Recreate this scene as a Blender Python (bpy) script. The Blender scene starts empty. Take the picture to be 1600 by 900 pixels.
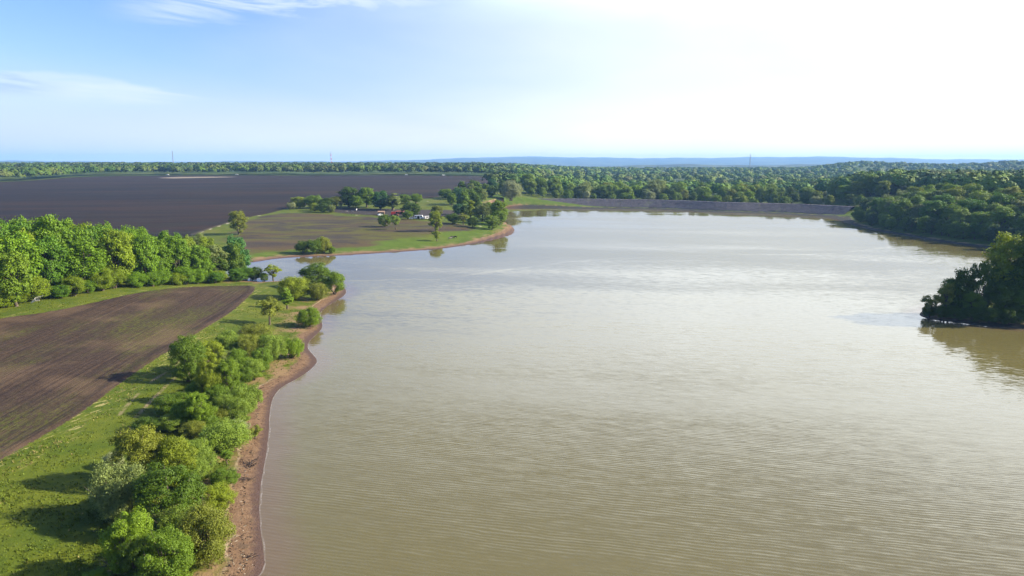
import bpy, math, random
import numpy as np
from mathutils import Vector, Matrix

C = bpy.context.scene.collection
scn = bpy.context.scene
rad = math.radians

# ------------------------------------------------------------------ camera, world, sun, exposure
CAM_Z = 45.0
PITCH = 10.0
FPX = 1100.0
cam_d = bpy.data.cameras.new("camera")
cam_d.sensor_width = 36.0
cam_d.lens = 36.0 * FPX / 1600.0
cam_d.clip_start = 0.5
cam_d.clip_end = 40000.0
cam = bpy.data.objects.new("camera", cam_d)
C.objects.link(cam)
cam.location = (0, 0, CAM_Z)
cam.rotation_euler = (rad(90 - PITCH), 0, 0)
scn.camera = cam

SUN_EL, SUN_AZ = 27.0, 88.0          # azimuth clockwise from the view direction (+y)
sun_d = bpy.data.lights.new("sun", 'SUN')
sun_d.energy = 5.0
sun_d.angle = rad(0.5)
sun_d.color = (1.0, 0.92, 0.74)
sun = bpy.data.objects.new("sun", sun_d)
C.objects.link(sun)
sdir = Vector((math.sin(rad(SUN_AZ)) * math.cos(rad(SUN_EL)), math.cos(rad(SUN_AZ)) * math.cos(rad(SUN_EL)), math.sin(rad(SUN_EL))))
sun.rotation_euler = sdir.to_track_quat('Z', 'Y').to_euler()

scn.view_settings.view_transform = 'Standard'
scn.view_settings.look = 'None'
scn.view_settings.gamma = 1.0
scn.view_settings.exposure = 1.3
scn.view_settings.use_curve_mapping = False
scn.cycles.max_bounces = 6
scn.cycles.diffuse_bounces = 2
scn.cycles.glossy_bounces = 2
scn.cycles.transmission_bounces = 3
scn.cycles.transparent_max_bounces = 4
scn.cycles.volume_bounces = 0
scn.cycles.use_denoising = True


class NT:
    """small helper to write shader node trees"""
    def __init__(s, tree):
        s.t = tree; s.n = tree.nodes; s.l = tree.links
        s.n.clear()

    def add(s, typ, **kw):
        nd = s.n.new(typ)
        for k, v in kw.items():
            setattr(nd, k, v)
        return nd

    def put(s, sock, v):
        if isinstance(v, bpy.types.NodeSocket):
            s.l.new(v, sock)
        elif v is not None:
            if hasattr(sock.default_value, '__len__'):
                if not hasattr(v, '__len__'):
                    v = (v,) * len(sock.default_value)
                if len(sock.default_value) == 4 and len(v) == 3:
                    v = (*v, 1.0)
            sock.default_value = v

    def m(s, op, a, b=None, c=None, clamp=False):
        nd = s.add('ShaderNodeMath', operation=op, use_clamp=clamp)
        s.put(nd.inputs[0], a); s.put(nd.inputs[1], b); s.put(nd.inputs[2], c)
        return nd.outputs[0]

    def ss(s, x, a, b, lo=0.0, hi=1.0):
        nd = s.add('ShaderNodeMapRange', interpolation_type='SMOOTHSTEP')
        s.put(nd.inputs[0], x); s.put(nd.inputs[1], a); s.put(nd.inputs[2], b); s.put(nd.inputs[3], lo); s.put(nd.inputs[4], hi)
        return nd.outputs[0]

    def mix(s, f, a, b, mode='MIX'):
        nd = s.add('ShaderNodeMix', data_type='RGBA', blend_type=mode)
        s.put(nd.inputs[0], f); s.put(nd.inputs[6], a); s.put(nd.inputs[7], b)
        return nd.outputs[2]

    def noise(s, vec, scale, detail=3.0, rough=0.55, out=0, dist=0.0):
        nd = s.add('ShaderNodeTexNoise')
        s.put(nd.inputs['Vector'], vec); s.put(nd.inputs['Scale'], scale); s.put(nd.inputs['Detail'], detail)
        s.put(nd.inputs['Roughness'], rough); s.put(nd.inputs['Distortion'], dist)
        return nd.outputs[out]

    def mapv(s, vec, rot=0.0, scale=(1, 1, 1), loc=(0, 0, 0)):
        # turn first, then stretch
        nd = s.add('ShaderNodeMapping')
        s.put(nd.inputs['Vector'], vec); nd.inputs['Rotation'].default_value = (0, 0, rot)
        n2 = s.add('ShaderNodeMapping')
        s.l.new(nd.outputs[0], n2.inputs['Vector'])
        n2.inputs['Scale'].default_value = scale; n2.inputs['Location'].default_value = loc
        return n2.outputs[0]

    def attr(s, name):
        return s.add('ShaderNodeAttribute', attribute_name=name).outputs['Fac']

    def bump(s, h, strength, dist, normal=None):
        nd = s.add('ShaderNodeBump')
        s.put(nd.inputs['Height'], h); s.put(nd.inputs['Strength'], strength); s.put(nd.inputs['Distance'], dist)
        s.put(nd.inputs['Normal'], normal) if normal is not None else None
        return nd.outputs[0]


def material(name):
    mt = bpy.data.materials.new(name)
    mt.use_nodes = True
    return mt, NT(mt.node_tree)


world = bpy.data.worlds.new("World")
scn.world = world
world.use_nodes = True
w = NT(world.node_tree)
sky = w.add('ShaderNodeTexSky', sky_type='NISHITA', sun_disc=False, sun_elevation=rad(SUN_EL), sun_rotation=rad(SUN_AZ),
            altitude=200.0, air_density=1.0, dust_density=1.6, ozone_density=1.6)
gen = w.add('ShaderNodeTexCoord').outputs['Generated']
sep = w.add('ShaderNodeSeparateXYZ'); w.put(sep.inputs[0], gen)
sx, sy, sz = sep.outputs
az = w.m('ARCTAN2', sx, sy)                                     # 0 = view direction, + to the right
el = w.m('ARCSINE', sz)
comb = w.add('ShaderNodeCombineXYZ')
w.put(comb.inputs[0], w.m('MULTIPLY', az, 1.0)); w.put(comb.inputs[1], w.m('MULTIPLY', el, 4.0)); w.put(comb.inputs[2], w.m('MULTIPLY', sy, 0.15))
cv = comb.outputs[0]
n_big = w.noise(cv, 2.2, 5, 0.55, dist=0.3)
n_fine = w.noise(w.mapv(cv, 0.25, (1.0, 2.2, 1)), 5.0, 7, 0.62, dist=0.6)
# thin veil: thicker towards the sun side, everywhere near the horizon
sunward = w.m('COSINE', w.m('SUBTRACT', az, 1.10))
veil_az = w.m('MAXIMUM', w.ss(sunward, -0.08, 0.76, 0.0, 0.97), w.m('MULTIPLY', w.ss(w.m('COSINE', w.m('SUBTRACT', az, 0.35)), 0.3, 0.9, 0.0, 0.9), w.ss(el, 0.19, 0.32)))  # second term adds veil above the view for the lake to mirror
veil_hor = w.ss(el, 0.15, 0.0, 0.0, 0.75)
veil = w.m('MAXIMUM', veil_az, veil_hor)
veil = w.m('ADD', veil, w.m('MULTIPLY', w.m('SUBTRACT', n_big, 0.5), 0.75), clamp=True)
veil = w.m('MULTIPLY', veil, w.ss(el, 0.66, 0.36, 0.06, 1.0))  # veil thinned overhead, out of view, to lower the ambient light


def blob(a0, a1, e0, e1, sa, se):
    fa = w.m('MULTIPLY', w.ss(az, a0 - sa, a0 + sa), w.ss(az, a1 + sa, a1 - sa))
    fe = w.m('MULTIPLY', w.ss(el, e0 - se, e0 + se), w.ss(el, e1 + se, e1 - se))
    return w.m('MULTIPLY', fa, fe)


wisp_line = w.m('SUBTRACT', el, w.m('ADD', 0.205, w.m('MULTIPLY', w.m('ADD', az, 0.30), 0.10)))
wisp = w.m('MULTIPLY', blob(-0.47, -0.05, 0.10, 0.40, 0.06, 0.01), w.ss(w.m('ABSOLUTE', wisp_line), 0.045, 0.0))
wisp = w.m('MULTIPLY', wisp, w.ss(n_fine, 0.36, 0.62))
edge = w.m('ADD', el, w.m('MULTIPLY', w.m('SUBTRACT', n_fine, 0.5), 0.035))
bank_top = w.m('SUBTRACT', 0.106, w.m('MULTIPLY', w.ss(az, -0.58, -0.25), 0.03))
bank = w.m('MULTIPLY', w.m('MULTIPLY', w.ss(w.m('SUBTRACT', bank_top, edge), -0.001, 0.008), w.ss(n_fine, 0.30, 0.60, 0.55, 1.0)), w.ss(el, 0.055, 0.085))
bank = w.m('MULTIPLY', bank, w.ss(az, -0.26, -0.50, 0.0, 0.85))
bank = w.m('MULTIPLY', bank, w.ss(az, -1.4, -0.9))
grey = w.m('MULTIPLY', w.ss(n_fine, 0.40, 0.58), blob(-0.95, -0.56, 0.077, 0.103, 0.04, 0.010))
cloud = w.m('MAXIMUM', veil, w.m('MAXIMUM', w.m('MULTIPLY', wisp, 0.8), bank))
hsv = w.add('ShaderNodeHueSaturation'); w.put(hsv.inputs['Saturation'], 1.25); w.put(hsv.inputs['Color'], sky.outputs[0])
base = w.mix(1.0, hsv.outputs[0], (0.63, 0.63, 0.88), 'MULTIPLY')
white = w.mix(w.ss(az, -0.65, 0.62), (2.25, 2.75, 3.6), (3.85, 4.05, 4.2))
white = w.mix(w.m('MULTIPLY', w.ss(el, 0.17, 0.30), w.ss(sunward, 0.0, 0.7)), white, (9.0, 9.6, 10.2))  # extra brightness above the view, added to light up the lake
white = w.mix(w.ss(el, 0.115, 0.0), white, w.mix(w.ss(az, -0.7, 0.1), (3.0, 3.4, 3.8), (5.2, 5.0, 4.6)))   # warm white low over the horizon
dsun = w.add('ShaderNodeVectorMath', operation='DOT_PRODUCT'); w.put(dsun.inputs[0], gen); dsun.inputs[1].default_value = sdir
white = w.mix(w.ss(dsun.outputs['Value'], 0.66, 0.99), white, (12.0, 11.8, 11.2))   # thin cloud glow round the unseen sun, added to brighten the water
white = w.mix(w.m('MAXIMUM', w.m('MULTIPLY', wisp, 0.9), bank), white, (3.15, 3.5, 4.1))
white = w.mix(w.m('MULTIPLY', grey, 0.75), white, (1.55, 2.15, 3.4))
col = w.mix(cloud, base, white)
bg = w.add('ShaderNodeBackground'); w.put(bg.inputs[0], col); bg.inputs[1].default_value = 0.12
out = w.add('ShaderNodeOutputWorld'); w.l.new(bg.outputs[0], out.inputs[0])

# ------------------------------------------------------------------ helpers for things and parts
RNG = np.random.default_rng(11)
random.seed(5)


def sstep(x, a, b):
    t = np.clip((np.asarray(x, float) - a) / (b - a), 0, 1)
    return t * t * (3 - 2 * t)


def empty(name, label, cat, loc, rz=0.0, group=None):
    o = bpy.data.objects.new(name, None)
    C.objects.link(o)
    o.location = loc; o.rotation_euler = (0, 0, rz)
    o.empty_display_size = 0.2
    o['label'] = label; o['category'] = cat
    if group: o['group'] = group
    return o


def tag(o, label=None, cat=None, group=None, kind=None):
    if label: o['label'] = label
    if cat: o['category'] = cat
    if group: o['group'] = group
    if kind: o['kind'] = kind
    return o


def mesh_np(name, verts, faces_list, attrs=None, smooth=False):
    """faces_list: (n,k) int array of quads or tris, or a list of such arrays"""
    if not isinstance(faces_list, list): faces_list = [faces_list]
    faces_list = [np.asarray(f, np.int32) for f in faces_list if len(f)]
    me = bpy.data.meshes.new(name)
    verts = np.asarray(verts, np.float32)
    me.vertices.add(len(verts)); me.vertices.foreach_set('co', verts.ravel())
    loops = np.concatenate([f.ravel() for f in faces_list])
    tot = np.concatenate([np.full(len(f), f.shape[1], np.int32) for f in faces_list])
    start = np.concatenate([[0], np.cumsum(tot)[:-1]]).astype(np.int32)
    me.loops.add(len(loops)); me.loops.foreach_set('vertex_index', loops)
    me.polygons.add(len(tot)); me.polygons.foreach_set('loop_start', start); me.polygons.foreach_set('loop_total', tot)
    me.polygons.foreach_set('use_smooth', np.full(len(tot), smooth))
    for k, v in (attrs or {}).items():
        v = np.asarray(v, np.float32)
        if v.ndim == 1:
            a = me.attributes.new(k, 'FLOAT', 'POINT'); a.data.foreach_set('value', v)
        else:
            a = me.attributes.new(k, 'FLOAT_COLOR', 'POINT'); a.data.foreach_set('color', np.c_[v, np.ones(len(v))].astype(np.float32).ravel())
    me.update(calc_edges=True)
    return me


def obj(name, me, mat=None, parent=None):
    o = bpy.data.objects.new(name, me)
    C.objects.link(o)
    if mat is not None and not me.materials: me.materials.append(mat)
    if parent is not None: o.parent = parent
    return o


class MB:
    """collects boxes, tubes and prisms into one mesh"""
    def __init__(s): s.v = []; s.q = []; s.t = []; s.n = 0

    def verts(s, vs):
        i = s.n; s.v.append(np.asarray(vs, float)); s.n += len(vs); return i

    def box(s, c, d, rz=0.0, taper=1.0, rx=0.0):
        x, y, z = np.array(d) / 2.0
        p = np.array([[-x, -y, -z], [x, -y, -z], [x, y, -z], [-x, y, -z], [-x * taper, -y * taper, z], [x * taper, -y * taper, z], [x * taper, y * taper, z], [-x * taper, y * taper, z]])
        if rx:
            cr, sr = math.cos(rx), math.sin(rx); p = p @ np.array([[1, 0, 0], [0, cr, sr], [0, -sr, cr]])
        cz, sn = math.cos(rz), math.sin(rz)
        p = p @ np.array([[cz, sn, 0], [-sn, cz, 0], [0, 0, 1]]) + np.array(c)
        i = s.verts(p)
        s.q += [[i, i + 3, i + 2, i + 1], [i + 4, i + 5, i + 6, i + 7], [i, i + 1, i + 5, i + 4], [i + 1, i + 2, i + 6, i + 5], [i + 2, i + 3, i + 7, i + 6], [i + 3, i, i + 4, i + 7]]
        return s

    def tube(s, pts, rads, sides=6):
        pts = np.asarray(pts, float); rads = np.atleast_1d(np.asarray(rads, float))
        if len(rads) == 1: rads = np.full(len(pts), rads[0])
        prev = None
        for k in range(len(pts)):
            d = pts[min(k + 1, len(pts) - 1)] - pts[max(k - 1, 0)]
            d = d / (np.linalg.norm(d) + 1e-9)
            u = np.cross(d, [0.31, 0.95, 0.05]); u /= np.linalg.norm(u) + 1e-9
            v = np.cross(d, u)
            a = np.arange(sides) * 2 * math.pi / sides
            ring = pts[k] + rads[k] * (np.cos(a)[:, None] * u + np.sin(a)[:, None] * v)
            i = s.verts(ring)
            if prev is not None:
                for j in range(sides):
                    s.q.append([prev + j, prev + (j + 1) % sides, i + (j + 1) % sides, i + j])
            prev = i
        a = s.verts([pts[-1]])
        for j in range(sides): s.t.append([prev + j, prev + (j + 1) % sides, a])
        return s

    def prism(s, outline, y0, y1):
        """outline in x,z extruded along y"""
        n = len(outline)
        a = s.verts([[x, y0, z] for x, z in outline]); b = s.verts([[x, y1, z] for x, z in outline])
        for k in range(n):
            s.q.append([a + k, b + k, b + (k + 1) % n, a + (k + 1) % n])
        for k in range(1, n - 1):
            s.t.append([a, a + k, a + k + 1]); s.t.append([b, b + k + 1, b + k])
        return s

    def disc(s, c, r, w_, axis='y', n=12):
        a = np.arange(n) * 2 * math.pi / n
        o = [(r * math.cos(t), r * math.sin(t)) for t in a]
        if axis == 'y':
            i = s.verts([[c[0] + x, c[1] - w_ / 2, c[2] + z] for x, z in o]); j = s.verts([[c[0] + x, c[1] + w_ / 2, c[2] + z] for x, z in o])
        else:
            i = s.verts([[c[0] - w_ / 2, c[1] + x, c[2] + z] for x, z in o]); j = s.verts([[c[0] + w_ / 2, c[1] + x, c[2] + z] for x, z in o])
        for k in range(n): s.q.append([i + k, i + (k + 1) % n, j + (k + 1) % n, j + k])
        for k in range(1, n - 1): s.t.append([i, i + k + 1, i + k]); s.t.append([j, j + k, j + k + 1])
        return s

    def mesh(s, name, smooth=False):
        fl = []
        if s.q: fl.append(np.array(s.q))
        if s.t: fl.append(np.array(s.t))
        return mesh_np(name, np.concatenate(s.v), fl, smooth=smooth)

    def build(s, name, mat, parent=None, smooth=False):
        return obj(name, s.mesh(name, smooth), mat, parent)


# ------------------------------------------------------------------ the land: shoreline, heights, zones
CP, SP = math.cos(rad(PITCH)), math.sin(rad(PITCH))


def ray(u, v):
    u = np.asarray(u, float); v = np.asarray(v, float)
    a = (u - 800) / FPX; b = (450 - v) / FPX
    return np.stack([a, CP + b * SP, -SP + b * CP], -1)


def on_plane(px, z=0.0):
    d = ray([p[0] for p in px], [p[1] for p in px])
    t = (z - CAM_Z) / d[:, 2]
    return d[:, :2] * t[:, None]


def smooth_poly(P, closed=True, rounds=2):
    P = np.asarray(P, float)
    for _ in range(rounds):
        Q = np.roll(P, -1, 0) if closed else P[1:]
        A = P if closed else P[:-1]
        new = np.empty((2 * len(A), 2)); new[0::2] = A * .75 + Q * .25; new[1::2] = A * .25 + Q * .75
        if not closed: new = np.vstack([P[:1], new, P[-1:]])
        P = new
    return P


def sdist(x, y, P, closed=True):
    """signed distance to polygon, positive inside; unsigned to an open polyline"""
    x = np.asarray(x, float); y = np.asarray(y, float)
    best = np.full(x.shape, 1e18); ins = np.zeros(x.shape, bool)
    n = len(P)
    for i in range(n if closed else n - 1):
        ax, ay = P[i]; bx, by = P[(i + 1) % n]
        ex, ey = bx - ax, by - ay
        L = ex * ex + ey * ey + 1e-12
        t = np.clip(((x - ax) * ex + (y - ay) * ey) / L, 0, 1)
        dx, dy = x - ax - t * ex, y - ay - t * ey
        np.minimum(best, dx * dx + dy * dy, out=best)
        if closed:
            c = (ay > y) != (by > y)
            with np.errstate(divide='ignore', invalid='ignore'):
                xi = ax + (y - ay) / (by - ay + 1e-15) * ex
            ins ^= c & (x < xi)
    d = np.sqrt(best)
    return np.where(ins, d, -d) if closed else d


shore_px = [(417, 900), (409, 848), (404, 795), (407, 755), (412, 731), (417, 700), (420, 670), (421, 640), (427, 618), (440, 604), (464, 592), (482, 580),
            (494, 569), (495, 561), (487, 553), (480, 545), (481, 535), (490, 526), (503, 514), (504, 505), (497, 490), (515, 475), (534, 465), (542, 457),
            (538, 449), (522, 440), (490, 437), (455, 438), (425, 440), (398, 441), (350, 432), (320, 424), (350, 416), (400, 409), (439, 402.5), (518, 400),
            (584, 396), (662, 391), (715, 385.5), (754, 378), (788.5, 369.5), (806, 361), (799, 357), (784, 353), (768, 340), (764, 331), (786, 326), (796, 325.5),
            (885, 325), (964, 326), (1042, 327.6), (1121, 332), (1200, 334), (1260, 336.5), (1306, 340), (1319, 347), (1337, 353), (1369, 361), (1416, 368),
            (1469, 378), (1534, 386), (1600, 396), (1660, 410), (1690, 425), (1660, 440), (1560, 458), (1480, 475), (1445, 483), (1435, 491), (1442, 496), (1467, 501), (1500, 504.5), (1533, 509),
            (1600, 514), (1700, 522), (1800, 540)]
sh = on_plane(shore_px)
sh = np.vstack([sh, [[215, 150], [235, 80], [230, -60], [150, -250], [0, -330], [-60, -250], [-48, -100], [-38, 0], [-32.5, 60]]])
SHORE = smooth_poly(sh, True, 2)


def vnoise(x, y, seed=0):
    """cheap smooth noise from sines, about -1..1"""
    r = np.random.default_rng(seed)
    o = 0
    for k in range(5):
        a = r.uniform(0, 6.28); f = 1.7 ** k * 0.6; p = r.uniform(0, 6.28)
        o = o + np.sin((x * math.cos(a) + y * math.sin(a)) * f + p + 0.7 * np.sin((y * math.cos(a) - x * math.sin(a)) * f * 0.8)) / (1.35 ** k)
    return o / 2.2


def height(x, y, d=None):
    x = np.asarray(x, float); y = np.asarray(y, float)
    if d is None: d = -sdist(x, y, SHORE)
    r = np.hypot(x, y); a = x / np.maximum(np.abs(y), 1.0)
    land = 1.1 * (1 - np.exp(-np.maximum(d, 0) / 6.0)) + 2.2 * sstep(d, 5, 45)
    land = land + 0.08 * vnoise(x / 6, y / 6, 3) * sstep(d, 3, 12) + 0.35 * vnoise(x / 40, y / 40, 4) * sstep(d, 10, 60)
    low = -np.minimum(2.5, 0.10 * np.maximum(-d, 0))
    h = np.where(d > 0, land, low)
    wl = 1 - sstep(a, -0.06, 0.14)
    front = sstep(y, -50, 50)
    h = h + np.where(d > 0, 1, 0) * wl * 34 * (1 - np.exp(-np.maximum(0, y - 400) / 850)) * front
    left_rise = 2.6 * sstep(-x, 70, 160) * sstep(y, 60, 160) * (1 - sstep(y, 280, 420)) * sstep(d, 15, 60)
    h = h + left_rise
    wr = 1 - wl
    h = h + wr * 12 * sstep(y, 1000, 2400)
    h = h + 15 * sstep(d, 4, 110) * sstep(a, 0.40, 0.52) * sstep(y, 220, 330) * (1 - sstep(y, 800, 1300))
    h = h + (20 + 5 * np.sin(a * 27 + 1.2)) * np.exp(-((y - 2600) / 520) ** 2) * sstep(a, 0.38, 0.50)
    h = h + 27 * np.exp(-((y - 5400) / 800) ** 2) * sstep(a, 0.02, 0.22) * (0.85 + 0.15 * np.sin(a * 31 + 0.6) + 0.08 * np.sin(a * 83))
    far = sstep(r, 8500, 15500)
    prof = 66 + 108 * sstep(a, -0.30, 0.05) - 56 * sstep(a, 0.42, 0.72) + 9 * np.sin(a * 17 + 1) + 5 * np.sin(a * 61) + 2.5 * np.sin(a * 190 + 2)
    h = h + far * np.maximum(prof - 14, 5)
    return h


def hit(px):
    """where the line of sight through photograph pixels meets the land"""
    px = np.atleast_2d(np.asarray(px, float))
    d = ray(px[:, 0], px[:, 1])
    T = np.geomspace(60, 7000, 420)
    X = d[:, None, 0] * T; Y = d[:, None, 1] * T; Z = CAM_Z + d[:, None, 2] * T
    below = Z < np.maximum(height(X.ravel(), Y.ravel()).reshape(X.shape), 0.0)
    k = np.where(below.any(1), below.argmax(1), len(T) - 1)
    lo = T[np.maximum(k - 1, 0)]; hi = T[k]
    for _ in range(18):
        mid = (lo + hi) / 2
        z = CAM_Z + d[:, 2] * mid
        b = z < np.maximum(height(d[:, 0] * mid, d[:, 1] * mid), 0.0)
        hi = np.where(b, mid, hi); lo = np.where(b, lo, mid)
    return np.stack([d[:, 0] * hi, d[:, 1] * hi], 1)


F1_px = [(-160, 520), (0, 497), (80, 487), (150, 472), (230, 455), (320, 446.5), (385, 445.5), (400, 448), (398, 454), (388, 464), (352, 495), (302, 524), (262, 550),
         (236, 566), (187, 599), (139, 636), (100, 662), (52, 690), (0, 720), (-160, 800)]
F2_px = [(-300, 398), (0, 398), (200, 396), (270, 385), (297, 368), (354, 349), (388, 339), (420, 334), (447, 326), (470, 321), (520, 318), (628, 316), (660, 311), (697, 306),
         (740, 296), (775, 284), (792, 278.5), (640, 274), (400, 273.8), (150, 274.6), (110, 277), (60, 281.5), (0, 284.5), (-300, 296)]
MEAD_px = [(340, 400), (352, 372), (380, 345), (430, 334), (480, 333), (560, 338), (600, 340), (690, 346), (740, 352), (735, 360), (650, 368), (600, 380), (540, 388), (440, 392)]
YARD_px = [(505, 325), (560, 325), (640, 327.5), (735, 331), (735, 336.5), (660, 343), (640, 337), (590, 336.5), (545, 334), (505, 329)]
PALE_px = [(239, 277.6), (300, 276.2), (396, 275.4), (397, 276.0), (330, 277.4), (260, 278.8)]
PATH_px = [[(537, 334), (560, 336.5), (585, 338), (600, 338)], [(628, 320), (650, 317), (675, 313.5), (697, 309)], [(510, 281.5), (560, 280.6), (640, 278)], [(745, 354), (765, 352)], [(297, 368), (354, 349.5), (388, 339.5), (420, 334.5)]]
RUT_px = [[(187, 648), (208, 622), (232, 598), (262, 580), (281, 563)], [(212, 652), (240, 622), (262, 600), (274, 590)], [(366, 900), (364, 860), (366, 800)]]
F1 = smooth_poly(hit(F1_px), True, 2); F2 = smooth_poly(hit(F2_px), True, 2)
MEAD = smooth_poly(hit(MEAD_px), True, 2); YARD = smooth_poly(hit(YARD_px), True, 1); PALE = hit(PALE_px)
PATHS = [smooth_poly(hit(p), False, 2) for p in PATH_px]; RUTS = [smooth_poly(hit(p), False, 2) for p in RUT_px]
CALM_px = [(300, 455), (420, 441), (560, 439), (680, 437), (745, 430), (800, 421), (870, 412), (950, 405), (1060, 400.5), (1180, 398.5), (1300, 397.5), (1420, 385), (1330, 345), (1100, 310), (700, 310), (300, 380)]
CALM = smooth_poly(on_plane(CALM_px), True, 2)

# polar grid round the camera: fine inside the view, coarse behind
azs = np.concatenate([np.linspace(-180, -42, 36)[:-1], np.linspace(-42, 42, 640), np.linspace(42, 180, 36)[1:]])
tt = np.linspace(CAM_Z / 52.0, CAM_Z / 2400.0, 350)
rs = np.concatenate([np.geomspace(0.6, 52, 16)[:-1], CAM_Z / tt, np.geomspace(2400, 17000, 56)[1:]])
A, R = np.meshgrid(np.radians(azs), rs)
GX = (R * np.sin(A)).ravel(); GY = (R * np.cos(A)).ravel()
nA, nR = len(azs), len(rs)


def sd_near(P, margin, closed=True):
    """distance evaluated only round the shape, capped elsewhere"""
    lo, hi = P.min(0) - margin, P.max(0) + margin
    k = (GX > lo[0]) & (GX < hi[0]) & (GY > lo[1]) & (GY < hi[1])
    o = np.full(GX.shape, -margin if closed else margin, float)
    o[k] = sdist(GX[k], GY[k], P, closed)
    return np.maximum(o, -margin) if closed else o


gd = -sd_near(SHORE, 150.0)
GZ = height(GX, GY, gd)
f1 = sd_near(F1, 40.0); f2 = sd_near(F2, 60.0)
fm = sd_near(MEAD, 60.0); fy = sd_near(YARD, 30.0); fp = sd_near(PALE, 30.0)
fpath = np.min([sd_near(p, 30.0, False) for p in PATHS], 0); frut = np.min([sd_near(p, 10.0, False) for p in RUTS], 0)
GZ = GZ - 0.12 * sstep(f1, 0, 1.2)
# dark plough ridge along the field edge
GZ = GZ + 0.30 * np.exp(-((f1 - 1.4) / 0.7) ** 2) * (GX > -95)
idx = np.arange(nA * nR).reshape(nR, nA)
Q = np.stack([idx[:-1, :-1], idx[:-1, 1:], idx[1:, 1:], idx[1:, :-1]], -1).reshape(-1, 4)


def cen(v): return v[Q].mean(1)


qd, q1, q2, qm, qr = cen(gd), cen(f1), cen(f2), cen(fm), np.hypot(cen(GX), cen(GY))
zone = np.zeros(len(Q), int)                       # 0 ground
zone[(qd < 7.0) & (qr < 1500)] = 1                 # shore
zone[q1 > 0] = 2; zone[q2 > 0] = 3
zone[(qm > 0) & (qd > 7)] = 4
zone[qr > 5000] = 5
zone[qd < -14] = -1


def submesh(name, faces, mat, zoff=0.0, attrs=None, Z=None):
    used, inv = np.unique(faces, return_inverse=True)
    Z = GZ if Z is None else Z
    v = np.stack([GX[used], GY[used], Z[used] + zoff], 1)
    me = mesh_np(name, v, inv.reshape(faces.shape), {k: a[used] for k, a in (attrs or {}).items()}, smooth=True)
    return obj(name, me, mat)


# ---- land material
mat_land, n = material('land')
P = n.add('ShaderNodeNewGeometry').outputs['Position']
ds, a1, a2, am, ay, ap, apt, aru = [n.attr(k) for k in ('d_shore', 'd_f1', 'd_f2', 'd_mead', 'd_yard', 'd_pale', 'd_path', 'd_rut')]
nf = n.noise(P, 1.1, 5, 0.65); nm = n.noise(P, 0.16, 4, 0.6); nl = n.noise(P, 0.03, 4, 0.6); nv = n.noise(P, 0.006, 4, 0.6)
nfine = n.noise(P, 4.5, 3, 0.7)
grass = n.mix(n.ss(nm, 0.32, 0.68), (0.056, 0.084, 0.004), (0.094, 0.112, 0.006))
grass = n.mix(n.ss(nf, 0.50, 0.78), grass, (0.030, 0.050, 0.004))
grass = n.mix(n.m('MULTIPLY', n.ss(nl, 0.52, 0.72), 0.55), grass, (0.135, 0.120, 0.018))
grass = n.mix(n.m('MULTIPLY', n.ss(nfine, 0.50, 0.80), 0.40), grass, (0.135, 0.140, 0.014))
# bare worn spots near the beach trees
grass = n.mix(n.m('MULTIPLY', n.ss(ds, 15.0, 5.0), n.ss(nm, 0.46, 0.60)), grass, (0.20, 0.13, 0.065))
# straw along the ploughed field
_f = hit([(52, 690), (352, 495)]); vs = n.mapv(P, -math.atan2(_f[1, 1] - _f[0, 1], _f[1, 0] - _f[0, 0]) + 0.35, (0.25, 1.3, 1))
strw = n.m('MULTIPLY', n.ss(n.noise(vs, 1.0, 4, 0.65), 0.56, 0.68), n.m('MULTIPLY', n.ss(a1, -7.0, -1.5), n.ss(a1, 0.4, -0.3)))
grass = n.mix(n.m('MULTIPLY', strw, 0.7), grass, (0.36, 0.30, 0.12))
far_g = n.mix(n.ss(nv, 0.35, 0.65), (0.035, 0.065, 0.008), (0.07, 0.09, 0.014))
dist = n.m('LENGTH', 0) if False else None
geo = n.add('ShaderNodeVectorMath', operation='LENGTH'); n.put(geo.inputs[0], P); rr = geo.outputs['Value']
grass = n.mix(n.ss(rr, 650, 1100), grass, far_g)
grass = n.mix(n.ss(rr, 3500, 5000), grass, n.mix(n.ss(n.noise(n.mapv(P, 0, (1, 0.35, 1)), 0.004, 5, 0.7), 0.42, 0.6), (0.022, 0.035, 0.018), (0.07, 0.085, 0.035)))
# ruts in the grass
grass = n.mix(n.m('MULTIPLY', n.ss(aru, 0.55, 0.1), n.ss(nm, 0.35, 0.55)), grass, (0.22, 0.17, 0.09))
# meadow: worn brown and dark patches, long along x
vm = n.mapv(P, rad(-6), (0.36, 1, 1))
mead = n.mix(n.ss(n.noise(vm, 0.035, 5, 0.62, dist=0.8), 0.36, 0.60), (0.080, 0.078, 0.009), (0.074, 0.047, 0.022))
mead = n.mix(n.ss(n.noise(vm, 0.045, 6, 0.68, dist=1.2), 0.46, 0.58), mead, (0.042, 0.030, 0.023))
mead = n.mix(n.m('MULTIPLY', n.ss(nf, 0.52, 0.75), 0.6), mead, (0.10, 0.13, 0.02))
jit = n.m('MULTIPLY', n.m('SUBTRACT', nl, 0.5), 40.0)
sepQ = n.add('ShaderNodeSeparateXYZ'); n.put(sepQ.inputs[0], P)
lush = n.m('MULTIPLY', n.m('MULTIPLY', n.ss(ds, 5.0, 9.0), n.ss(n.m('ADD', ds, n.m('MULTIPLY', nl, 30.0)), 58.0, 34.0)), n.ss(sepQ.outputs[1], 290, 330))
grass = n.mix(n.m('MULTIPLY', n.m('MULTIPLY', lush, n.ss(nf, 0.70, 0.35, 0.35, 1.0)), n.ss(nm, 0.25, 0.65, 0.25, 0.85)), grass, (0.062, 0.118, 0.004))
land = n.mix(n.ss(n.m('ADD', am, jit), -3.0, 5.0), grass, mead)
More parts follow.
